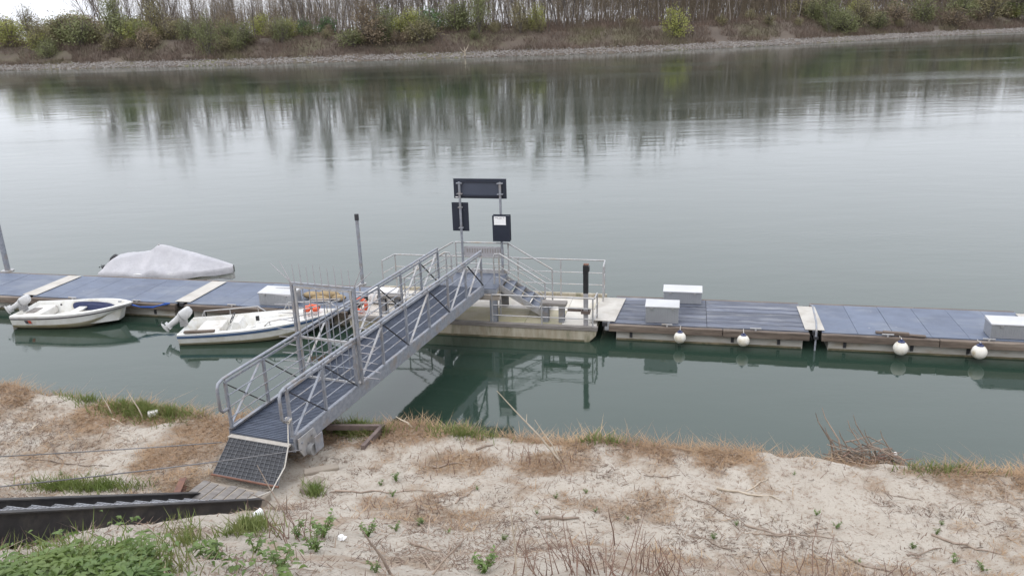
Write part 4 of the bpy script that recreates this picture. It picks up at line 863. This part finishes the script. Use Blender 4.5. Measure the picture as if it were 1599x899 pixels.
rb = thing('rusty_beam', (-5.12, 10.60, .98), GRZ + .5, 'short rusty beam at the left of the stair foot', 'beam')
MB().box(-.05, .05, -.35, .3, -.06, -.045).box(-.05, -.038, -.35, .3, -.045, .06).box(-.05, .05, -.35, .3, .06, .075).build('channel', 'rust', rb)
bf_ = thing('brown_steel_frame', (-2.75, 12.55, .86), 0, 'brown channel-steel frame on the bank beside the footbridge', 'steel frame')
MB().bar((-.62, .24, 0), (.36, .17, 0), .065, .09).build('channel', 'rusty_beam', bf_); MB().bar((.40, .2, .0), (.16, -.56, .0), .07, .10).build('channel', 'rusty_beam', bf_)
for i, (x, y, rz_, l_, w_, lab) in enumerate(((-3.15, 11.35, .3, .55, .16, 'half-buried concrete sleeper right of the footbridge rollers'), (-3.2, 10.95, 1.15, .42, .2, 'dark-stained concrete block below the footbridge corner'))):
    o = thing('concrete_sleeper', (x, y, float(gz(x, y)) - .03), rz_, lab, 'concrete block'); MB().box(-l_ / 2, l_ / 2, -w_ / 2, w_ / 2, -.1, .08).build('block', 'mud', o, bevel=.02)
def wire(name, pts, r, mat, label, cat, n=6):
    p0 = Vector(pts[0]); o = thing(name, p0, 0, label, cat); MB().path([Vector(p) - p0 for p in pts], r, n).build('strand', mat, o, 60); return o
def sag(a, b_, s_, n=14): a, b_ = Vector(a), Vector(b_); return [a.lerp(b_, i / n) - Vector((0, 0, s_ * 4 * (i / n) * (1 - i / n))) for i in range(n + 1)]
wire('wire_rope', sag((-4.80, 11.68, 1.22), (-11.2, 9.95, 2.0), .05), .009, 'wire', 'upper wire rope from the footbridge left post across the sand', 'cable')
wire('wire_rope', sag((-3.45, 11.42, 1.18), (-8.2, 8.2, 2.45), .05), .009, 'wire', 'lower wire rope crossing in front of the ramp flap', 'cable')
wire('white_rope', [(-3.60, 11.44, 1.70), (-3.61, 11.41, 1.66), (-3.58, 11.2, 1.38), (-3.60, 10.95, 1.15), (-3.68, 10.70, 1.03), (-3.70, 10.52, 1.0), (-3.9, 10.36, 1.0), (-4.1, 10.3, 1.0)], .011, 'rope_white', 'slack white rope tied to the footbridge right post', 'rope')
o = thing('rope_knot', (-3.60, 11.44, 1.70), 0, 'knot of pale rope on the footbridge right post', 'rope knot')
MB().path([(.035 * math.cos(a) + .008 * math.sin(3 * a), .035 * math.sin(a), .03 * math.sin(a * .5) + .02 * math.cos(2 * a)) for a in [i * .5 for i in range(40)]], .012, 6).build('coil', 'rope_white', o, 60)

# ================================================================ NEAR BANK: plants, litter, driftwood
def gpv(px, py):                                                         # many sight lines at once
    px = np.asarray(px, float); py = np.asarray(py, float); a = (px - CX) / FPX; b_ = (py - CY) / FPX
    dx = fw.x + CR.x * a - CU.x * b_; dy = fw.y + CR.y * a - CU.y * b_; dz = fw.z + CR.z * a - CU.z * b_; z = np.full(px.shape, 1.2)
    for i in range(25):
        t_ = (z - CAM_H) / dz; z = z * .45 + .55 * gz(dx * t_, dy * t_)
    t_ = (z - CAM_H) / dz; x, y = dx * t_, dy * t_; return np.stack([x, y, gz(x, y)], 1)
def stuff(name, me, label, cat): return tag(kind(link(name, me, None), 'stuff'), label, cat)
blade = [[-.5, 0, 0], [.5, 0, 0], [.35, 0, .55], [-.35, 0, .55], [0, 0, 1]]; bfc = [(0, 1, 2), (0, 2, 3), (3, 2, 4)]
def clear_of_steel(x, y):                                                # keep plants off the stair, flap and apron
    dx, dy = x - STA[0], y - STA[1]; wv = dx * GR[0] + dy * GR[1]; t_ = dx * GD[0] + dy * GD[1]; return ~((wv > -1.3) & (wv < .15) & (t_ < 1.5))
n = 130000; X = rng.uniform(-13.5, 10.5, n); S_ = rng.uniform(8.8, 12.95, n); Y = S_ - .22 * X; a = straw_amount(X, Y); keep = (rng.random(n) < a ** 1.7 * (.35 + 1.1 * vn(X * 4, Y * 4, 41))) & clear_of_steel(X, Y); X = X[keep]; Y = Y[keep]; n = len(X)
lay = rng.uniform(.02, .075, n) + (ground_s(X, Y) > 12.0) * rng.uniform(0, .10, n)
stuff('dry_grass', scatter_mesh('dry_grass', blade, bfc, np.stack([X, Y, gz(X, Y) - .004], 1), np.stack([rng.uniform(.006, .013, n), np.ones(n), lay], 1), rng.uniform(0, 6.3, n), 'straw', tilt=rng.normal(0, 1.9, (n, 2))), 'flattened straw-coloured dead grass along the near bank edge', 'dry grass')
n = 150000; X = rng.uniform(-13, 10.5, n); S_ = rng.uniform(3.6, 12.2, n); Y = S_ - .22 * X; dn = fbm(X * .8, Y * 1.2, 61) + .7 * fbm(X * 3.2, Y * 3.2, 65); keep = (rng.random(n) < np.clip(.22 + 1.7 * dn, .03, 1)) & clear_of_steel(X, Y); X = X[keep]; Y = Y[keep]; n = len(X)
stuff('plant_litter', scatter_mesh('plant_litter', blade, bfc, np.stack([X, Y, gz(X, Y) + .002], 1), np.stack([rng.uniform(.005, .017, n), np.ones(n), rng.uniform(.008, .035, n)], 1), rng.uniform(0, 6.3, n), 'litter', tilt=rng.normal(0, 2.9, (n, 2))), 'brown stalk and leaf litter strewn over the pale sand', 'litter')
n = 5200; X = rng.uniform(-13, 10.5, n); S_ = rng.uniform(3.8, 12.2, n); Y = S_ - .22 * X; dn = fbm(X * .7, Y * 1.1, 67); keep = (rng.random(n) < np.clip(.30 + 2.0 * dn, .04, 1)) & clear_of_steel(X, Y); X = X[keep]; Y = Y[keep]; n = len(X)
stuff('twig_litter', scatter_mesh('twig_litter', [[-.5, -.5, 0], [.5, -.5, 0], [0, .5, 0], [-.4, -.4, .5], [.4, -.4, .55], [0, .4, .5], [0, 0, 1]], [(0, 1, 4), (0, 4, 3), (1, 2, 5), (1, 5, 4), (2, 0, 3), (2, 3, 5), (3, 4, 6), (4, 5, 6), (5, 3, 6)], np.stack([X, Y, gz(X, Y) + .004], 1), np.stack([rng.uniform(.006, .014, n), rng.uniform(.006, .014, n), rng.uniform(.012, .04, n)], 1), rng.uniform(0, 6.3, n), 'driftwood', tilt=rng.normal(0, 5.5, (n, 2))), 'small broken twigs scattered over the sand', 'twigs')
n = 16000; X = rng.uniform(-13, 10.5, n); S_ = rng.uniform(3.8, 12.3, n); Y = S_ - .22 * X; dn = fbm(X * .9, Y * 1.4, 167) + .5 * fbm(X * 3.5, Y * 3.5, 169); keep = (rng.random(n) < np.clip(-.05 + 2.6 * dn, .01, 1)) & clear_of_steel(X, Y); X = X[keep]; Y = Y[keep]; n = len(X)
stuff('dry_stubble', scatter_mesh('dry_stubble', blade, bfc, np.stack([X, Y, gz(X, Y) - .005], 1), np.stack([rng.uniform(.005, .010, n), np.ones(n), rng.uniform(.04, .17, n)], 1), rng.uniform(0, 6.3, n), 'dead_stem', tilt=rng.normal(0, .7, (n, 2))), 'patches of thin reddish dead stubble on the sand', 'stubble')
def grass_patch(regs, n, h0, h1):
    P_ = []
    for (x0, x1, y0, y1, wt) in regs:
        k_ = int(n * wt); qx = rng.normal((x0 + x1) / 2, (x1 - x0) / 3.4, k_); qy = rng.normal((y0 + y1) / 2, (y1 - y0) / 3.4, k_); P_.append(gpv(qx, qy))
    P_ = np.concatenate(P_); P_ = P_[(ground_s(P_[:, 0], P_[:, 1]) < 12.9) & clear_of_steel(P_[:, 0], P_[:, 1])]; P_ = P_[rng.random(len(P_)) < .25 + 1.1 * vn(P_[:, 0] * 5, P_[:, 1] * 5, 47)]; n = len(P_)
    return P_, np.stack([rng.uniform(.008, .018, n), np.ones(n), rng.uniform(h0, h1, n)], 1), rng.uniform(0, 6.3, n), rng.normal(0, .5, (n, 2))
P_, sc_, ro, ti = grass_patch([(125, 250, 598, 625, .35), (180, 300, 618, 652, .2), (270, 340, 612, 636, .22), (690, 800, 658, 680, .16), (905, 1070, 676, 692, .08), (520, 600, 664, 682, .06), (1410, 1560, 722, 742, .012), (225, 300, 830, 850, .12), (330, 420, 815, 835, .04), (60, 200, 755, 768, .05), (480, 500, 762, 775, .02), (-60, 230, 855, 915, .25)], 32000, .05, .22)
stuff('green_grass', scatter_mesh('green_grass', blade, bfc, P_, sc_, ro, 'grass', tilt=ti), 'tufts of fresh green grass on the near bank', 'grass')
# broad-leaved ground cover at the foot of the levee
leaf_v = [[0, 0, 0], [-.22, .3, .05], [0, .3, 0], [.22, .3, .05], [-.26, .6, .05], [0, .62, .0], [.26, .6, .05], [0, 1, -.06]]; leaf_f = [(0, 2, 1), (0, 3, 2), (1, 2, 5), (1, 5, 4), (2, 3, 6), (2, 6, 5), (4, 5, 7), (5, 6, 7)]
n = 15000; qx = np.concatenate([rng.uniform(-140, 240, int(n * .7)), rng.uniform(200, 345, int(n * .2)), rng.uniform(340, 470, n - int(n * .7) - int(n * .2))]); qy = np.concatenate([rng.uniform(852, 960, int(n * .7)), rng.uniform(868, 950, int(n * .2)), rng.uniform(880, 950, n - int(n * .7) - int(n * .2))])
P_ = gpv(qx, qy); d_ = fbm(P_[:, 0] * 2.2, P_[:, 1] * 2.2, 51); P_ = P_[(rng.random(n) < np.clip(.8 + 2.4 * d_ - sm(150, 330, np.asarray(qx)) * .35, 0, 1)) & clear_of_steel(P_[:, 0] , P_[:, 1])]; n = len(P_)
P_[:, 2] += rng.uniform(.0, .22, n) * (.3 + vn(P_[:, 0] * 3, P_[:, 1] * 3, 53)); s_ = rng.uniform(.03, .085, n)
stuff('leafy_ground_cover', scatter_mesh('leafy_ground_cover', leaf_v, leaf_f, P_, np.stack([s_, s_ * 1.3, s_ * rng.uniform(.5, 6, n)], 1), rng.uniform(0, 6.3, n), 'leaf_dark', tilt=rng.normal(0, .5, (n, 2))), 'lush broad green leaves below the steel stair', 'ground cover')
# green weeds
WEED = []
for vi in range(5):
    r2 = random.Random(300 + vi); stm = MB(); lv = MB()
    for k_ in range(r2.randint(4, 7)):
        a = r2.uniform(0, 6.28); e = Vector((math.cos(a) * r2.uniform(.15, .5), math.sin(a) * r2.uniform(.15, .5), r2.uniform(.5, 1))); stm.path([(0, 0, -.05), e * .5 + Vector((0, 0, .08)), e], [.022, .016, .008], 4)
        for j in range(16):
            f_ = r2.uniform(.1, 1); c = e * f_; b_ = r2.uniform(0, 6.28); l_ = r2.uniform(.10, .27); dv = Vector((math.cos(b_), math.sin(b_), r2.uniform(-.1, .5))).normalized(); sd_ = dv.cross(Vector((0, 0, 1))).normalized() * l_ * .22
            lv.add([c, c + dv * l_ * .45 + sd_, c + dv * l_ + Vector((0, 0, -.05)), c + dv * l_ * .45 - sd_], [(0, 1, 2), (0, 2, 3)])
    WEED.append((stm.mesh('stem'), lv.mesh('leaf')))
def weed(px, py, h, label, group=None, mat='leaf'):
    P_ = gp(px, py); o = thing('green_weed', P_, random.uniform(0, 6.28), label, 'weed', group); o.scale = (h * 1.1, h * 1.1, h); vi = random.randrange(5)
    link('stem', WEED[vi][0], 'grass', o); link('leaves', WEED[vi][1], mat, o)
for px, py, h, lab in ((619, 752, .17, 'bright green tussock, upper of three close together on the sand'), (595, 758, .12, 'smallest of three close green tussocks on the sand'), (613, 776, .13, 'lowest of three close green tussocks on the sand'),
    (466, 838, .24, 'green weed left of a pair on the sand, right of the stair'), (506, 838, .30, 'taller green weed of the pair beside dry red stems'), (494, 862, .26, 'bushy green weed below the pair, bottom left of centre'),
    (440, 895, .28, 'large green weed at the bottom edge near the stair'), (398, 862, .26, 'green weed beside the white cup'), (575, 838, .22, 'lone upright green weed left of centre'), (587, 894, .16, 'flat dark green rosette at the bottom edge'),
    (757, 895, .26, 'green weed at the bottom edge left of the dead stems'), (1306, 826, .13, 'green weed on the open sand at right'), (1275, 806, .10, 'small green sprig left above the right weed'), (1488, 878, .15, 'green weed at bottom right among driftwood'), (1534, 892, .16, 'green weed at the bottom right corner')):
    weed(px, py, h, lab)
for px, py, h in ((655, 820, .12), (618, 828, .14), (660, 818, .1), (788, 845, .1), (868, 778, .09), (915, 770, .08), (838, 802, .07), (1114, 842, .1), (1463, 834, .1), (1240, 742, .07), (700, 832, .08), (1425, 858, .1), (1150, 822, .08), (930, 800, .07), (980, 812, .07), (745, 765, .07), (1470, 820, .08), (96, 742, .1), (120, 760, .1), (430, 762, .12), (495, 770, .14), (405, 815, .12), (1340, 880, .08)):
    weed(px, py, h, 'tiny green sprout on the pale sand', 'tiny sprouts on the sand')
# dead stems
def stems(px, py, n, h, spread, label, mat='dead_stem', lean=(0, 0), r=.006, group=None, name='dead_shrub'):
    P_ = gp(px, py); o = thing(name, P_, 0, label, 'dead plant', group); r2 = random.Random(int(px * 7 + py))
    for k_ in range(n):
        b_ = Vector((r2.gauss(0, spread), r2.gauss(0, spread * .6), 0)); b_.z = float(gz(P_.x + b_.x, P_.y + b_.y)) - P_.z - .02; hh = h * r2.uniform(.45, 1.05)
        tp = b_ + Vector((r2.gauss(lean[0], .28) * hh, r2.gauss(lean[1], .25) * hh, hh)); md = b_.lerp(tp, .5) + Vector((r2.gauss(0, .05), r2.gauss(0, .05), .03)) * h
        m_ = MB().path([b_, md, tp], [r, r * .75, r * .35], 5)
        for q_ in range(r2.randint(0, 3)):
            f_ = r2.uniform(.4, .9); c = b_.lerp(tp, f_); m_.path([c, c + Vector((r2.gauss(0, .15), r2.gauss(0, .15), r2.uniform(.05, .2))) * hh * .8], [r * .55, r * .25], 4)
        m_.build('stem', mat, o)
    return o
for px, py, n, h, sp_, lab in ((473, 845, 16, .42, .13, 'clump of dry reddish stems right of the paired green weeds'), (905, 896, 16, .55, .22, 'dry reddish stems at the bottom edge, left part of the clump'), (965, 899, 20, .62, .25, 'tallest dry reddish clump at the bottom centre right'),
    (1030, 899, 16, .55, .22, 'dry reddish stems at the bottom edge, right part of the clump'), (845, 899, 9, .5, .2, 'sparse dry stems left of the reddish clump'), (1235, 899, 5, .75, .2, 'few dark leaning stems at the bottom right of centre'), (1285, 899, 4, .62, .12, 'two or three dark stems beside the leaning ones, bottom edge'),
    (1405, 899, 6, .42, .2, 'thin dry stems at bottom right'), (690, 725, 14, .22, .3, 'low dry brown tuft on the sand mound beside the bridge'), (855, 720, 26, .26, .28, 'dry brown tuft around the pale leaning stalks'), (660, 800, 10, .2, .3, 'low dry brown tuft left of the centre of the sand')):
    stems(px, py, n, h, sp_, lab, lean=(-.1, 0))
for px, py, n, h, lab in ((155, 606, 6, .95, 'tall bare stems behind the green patch at left, leftmost clump'), (192, 604, 5, .8, 'bare stems in the middle of the left green patch'), (238, 612, 8, 1.05, 'tallest pale bare stems right of the left green patch'), (90, 598, 5, .5, 'short bare stems on the bank edge at far left'), (575, 662, 8, .55, 'dry stems behind the brown steel frame'), (1225, 690, 5, .6, 'thin bare twigs left of the driftwood heap'), (1032, 678, 5, .35, 'short pale stems on the bank edge right of centre')):
    stems(px, py, n, h, .22, lab, 'pale_stick' if px > 200 else 'dead_stem', (-.12, 0), .007, name='dry_shrub')
stems(440, 800, 3, .75, .04, 'forked brown dead weed standing in front of the ramp flap', 'driftwood', (-.35, 0), .012, name='dead_weed')
# driftwood sticks
def stick(a, b_, r, label, mat='driftwood', za=.0, zb=.0, group=None):
    A = gp(*a); B = gp(*b_); A.z += za + r * .6; B.z += zb + r * .6; d_ = B - A; o = thing('driftwood_stick', A, 0, label, 'stick', group); r2 = random.Random(int(a[0] + b_[1])); pts = []
    for i in range(7):
        f_ = i / 6; q_ = d_ * f_ + Vector((r2.gauss(0, .012), r2.gauss(0, .012), 0)) * d_.length
        if not (za or zb): q_.z = float(gz(A.x + q_.x, A.y + q_.y)) + r * .7 - A.z
        pts.append(q_)
    MB().path(pts, [r * (1 - .55 * i / 6) for i in range(7)], 6).build('shaft', mat, o, 60)
    if d_.length > .5: c = pts[3]; MB().path([c, c + d_.normalized() * .12 + Vector((r2.uniform(-.12, .12), r2.uniform(-.12, .12), .03))], [r * .5, r * .2], 5).build('side_twig', mat, o)
def lean_stick(px, py, top, hgt, r, label, mat='pale_stick', far=0.0):   # standing stick leaning to picture point top
    A = gp(px, py); d_ = pixray(*top); t_ = (A.y + far) / d_.y; B = Vector((d_.x * t_, d_.y * t_, CAM_H + d_.z * t_)); o = thing('leaning_stalk', A, 0, label, 'stalk'); v_ = B - A
    MB().path([(0, 0, -.03), v_ * .35 + Vector((.01, 0, .01)), v_ * .7, v_], [r, r * .85, r * .6, r * .3], 6).build('shaft', mat, o, 60)
    MB().path([v_ * .55, v_ * .62 + Vector((.08, .02, .06))], [r * .4, r * .2], 5).build('side_twig', mat, o)
for a, b_, r, lab, mt in (((1118, 763), (1222, 784), .020, 'long pale bleached stick lying on the open sand at right', 'pale_stick'), ((1164, 768), (1200, 748), .013, 'short stick resting against the long pale one', 'pale_stick'),
    ((1066, 772), (1172, 826), .012, 'curved dark branch below the long pale stick', 'driftwood'), ((1165, 822), (1262, 846), .016, 'dark branch continuing right from the curved one', 'driftwood'), ((1175, 836), (1300, 842), .013, 'thin dark branch along the lower right litter', 'driftwood'),
    ((524, 768), (606, 772), .017, 'long brown stick left of the three tussocks', 'driftwood'), ((605, 770), (684, 767), .010, 'thin twig right of the three tussocks', 'driftwood'), ((676, 730), (722, 726), .018, 'brown driftwood stick right of the sand mound', 'driftwood'), ((744, 704), (770, 696), .022, 'short thick stick near the leaning stalks', 'driftwood'),
    ((712, 786), (742, 764), .015, 'dark stick pointing up to the right, centre of the sand', 'driftwood'), ((643, 850), (690, 862), .018, 'brown stick below centre left', 'driftwood'), ((845, 812), (905, 810), .030, 'thick mossy log stub near the bottom centre', 'driftwood'), ((1075, 836), (1150, 862), .012, 'thin branch in the litter right of the reddish stems', 'driftwood'),
    ((1455, 838), (1560, 866), .018, 'brown driftwood branch at lower right', 'driftwood'), ((1320, 870), (1395, 896), .020, 'driftwood branch at the bottom edge, right', 'driftwood'), ((1415, 868), (1470, 858), .014, 'thin driftwood twig beside the lower right branch', 'driftwood'), ((1500, 856), (1535, 856), .012, 'short twig right of the lower right branch', 'driftwood'),
    ((1005, 742), (1062, 744), .008, 'thin straight twig on bare sand right of centre', 'driftwood'), ((60, 718), (170, 728), .013, 'thin branch on the sand under the upper wire', 'driftwood'), ((75, 690), (100, 722), .014, 'crooked stick left on the sand above the lower wire', 'driftwood'), ((50, 672), (62, 660), .014, 'short crooked stick at far left', 'pale_stick'), ((155, 690), (162, 672), .012, 'short upright-lying stick near the bare sand patch at left', 'pale_stick'),
    ((175, 655), (195, 664), .013, 'short stick below the left green patch', 'pale_stick'), ((405, 816), (445, 820), .014, 'brown stick below the white cup', 'driftwood'), ((1205, 808), (1212, 818), .012, 'tiny pale stick above the dark branch at right', 'pale_stick'), ((1380, 770), (1440, 784), .008, 'thin twig on the right sand', 'driftwood')):
    stick(a, b_, r, lab, mt)
for px, py, tp, r, lab, mt, fr in ((878, 722, (776, 610), .017, 'longest pale stalk leaning left over the water right of the bridge', 'pale_stick', .3), (874, 716, (835, 655), .012, 'shorter pale stalk beside the longest leaning one', 'pale_stick', .1), (645, 668, (618, 650), .016, 'short pale stick on the bank edge beside the sand mound', 'pale_stick', .1), (685, 718, (670, 690), .011, 'thin pale stalk on the sand mound', 'pale_stick', 0),
    (612, 897, (562, 822), .017, 'thick brown dead stalk rising at the bottom left of centre', 'driftwood', 0), (672, 897, (728, 838), .012, 'forked brown stalk at the bottom edge', 'driftwood', 0), (806, 897, (796, 775), .009, 'tall thin dry stalk at the bottom centre', 'pale_stick', 0), (960, 850, (949, 790), .010, 'dark upright stalk above the reddish stems', 'dead_stem', 0),
    (1060, 672, (1068, 650), .010, 'pale stalk on the bank edge right of centre', 'pale_stick', 0), (1192, 684, (1146, 642), .010, 'pale stalk leaning left on the bank edge before the heap', 'pale_stick', .1), (1222, 686, (1165, 668), .014, 'bleached branch lying over the bank edge left of the heap', 'pale_stick', .2), (225, 655, (198, 608), .014, 'pale forked stalk in the left green patch', 'pale_stick', .1), (256, 640, (232, 585), .013, 'pale stalk leaning left right of the green patch', 'pale_stick', .1), (176, 650, (155, 610), .011, 'thin pale stalk at the left of the green patch', 'pale_stick', .1)):
    lean_stick(px, py, tp, 0, r, lab, mt, fr)
# heap of driftwood at the bank edge
hp = thing('driftwood_heap', (5.66, 11.36, float(gz(5.66, 11.36)) + .07), -.22, 'tangled heap of grey-brown driftwood at the right bank edge', 'driftwood heap'); r2 = random.Random(77)
for k_ in range(150):
    x = r2.uniform(-.6, .6); top = .34 * (1 - (x / .75) ** 2); z_ = r2.uniform(-.05, max(.05, top)); l_ = r2.uniform(.2, .6); a = r2.gauss(0, .5); y = r2.gauss(0, .13); d_ = Vector((math.cos(a), math.sin(a) * .7, r2.gauss(-.16, .28))) * (l_ / 2); c = Vector((x * .8, y, z_)); r_ = r2.uniform(.004, .014)
    MB().path([c - d_, c + Vector((r2.gauss(0, .02), r2.gauss(0, .02), r2.gauss(0, .02))), c + d_], [r_, r_ * .9, r_ * .6], 5).build('stick', r2.choice(['driftwood', 'driftwood', 'driftwood', 'dead_stem']), hp, 60)
for k_, (x, h_) in enumerate(((-.62, .85), (-.55, .6), (-.45, .95), (-.3, .55), (-.05, .75), (.1, .85), (.2, .6), (.5, .6))):
    x *= .8; h_ *= .95; MB().path([(x, .05, -.05), (x - .12 * h_, .08, .4 * h_), (x - .38 * h_, .1, .8 * h_), (x - .45 * h_, .1, h_)], [.018, .014, .008, .004], 6).build('branch', 'driftwood', hp, 60)
MB().box(  .36, .41, -.02, .03, .20, .25).build('plastic_scrap', 'foam', hp, bevel=.015)
# rubbish
def rub(px, py, name, label, fn):
    P_ = gp(px, py); o = thing(name, P_, random.uniform(0, 3), label, 'litter'); fn(o)
rub(403, 808, 'plastic_cup', 'white plastic cup lying by the stair foot', lambda o: (MB().lathe([(0, -.055), (.034, -.055), (.048, .055), (.043, .055), (.03, -.045), (0, -.045)], 16, (0, 0, .045), 'x').build('cup', 'paper', o, 40), MB().lathe([(.046, .05), (.052, .055), (.046, .06)], 16, (0, 0, .045), 'x').build('rim', 'paper', o, 40)))
rub(240, 650, 'foam_block', 'white foam block beside the left green patch', lambda o: (MB().box(-.09, .09, -.06, .06, 0, .1).build('block', 'foam', o, bevel=.02), MB().box(-.05, .08, .03, .1, .0, .05).build('broken_piece', 'foam', o, bevel=.015)))
rub(533, 843, 'paper_scrap', 'crumpled white scrap by the dry stems', lambda o: (MB().lathe([(0, 0), (.045, .012), (.035, .05), (.0, .065)], 7).build('crumple', 'paper', o), MB().prism([(-.03, -.05, .01), (.04, -.06, .03), (.02, -.01, .04)], (0, 0, .004)).build('flap', 'paper', o)))

# ---- things of a kind that differ only by place: count them from the left
def count_from_left(group, text):
    obs = [o for o in bpy.data.objects if o.get('group') == group and o.parent is None]
    def col(o): v_ = o.location - Vector((0, 0, CAM_H)); return v_.dot(CR) / v_.dot(fw)
    seen = {}
    for o in sorted(obs, key=col):
        c = ''
        for ch in o.children:
            if ch.name.startswith('crown') and ch.material_slots: c = {'fol_olive': 'olive', 'fol_green': 'green', 'fol_lime': 'lime', 'fol_russet': 'russet'}.get(ch.material_slots[0].material.name, '')
        i = seen[c] = seen.get(c, 0) + 1; nth = str(i) + ('th' if 10 <= i % 100 <= 20 else {1: 'st', 2: 'nd', 3: 'rd'}.get(i % 10, 'th'))
        o['label'] = text.replace('#', c).replace('  ', ' ') + ', ' + nth + ' from the left'
count_from_left('low budding bushes of the far slope', 'low # budding bush on the far slope')
count_from_left('spring thicket on the far bank', '# leafing bush in the thicket along the far bank top')
count_from_left('distant skyline trees at far left', 'distant # tree on the low skyline at far left')
count_from_left('tiny sprouts on the sand', 'tiny green sprout on the pale sand')
count_from_left('loose stand of bare trees on the far bank', 'bare slender tree in the loose stand at left of far bank')
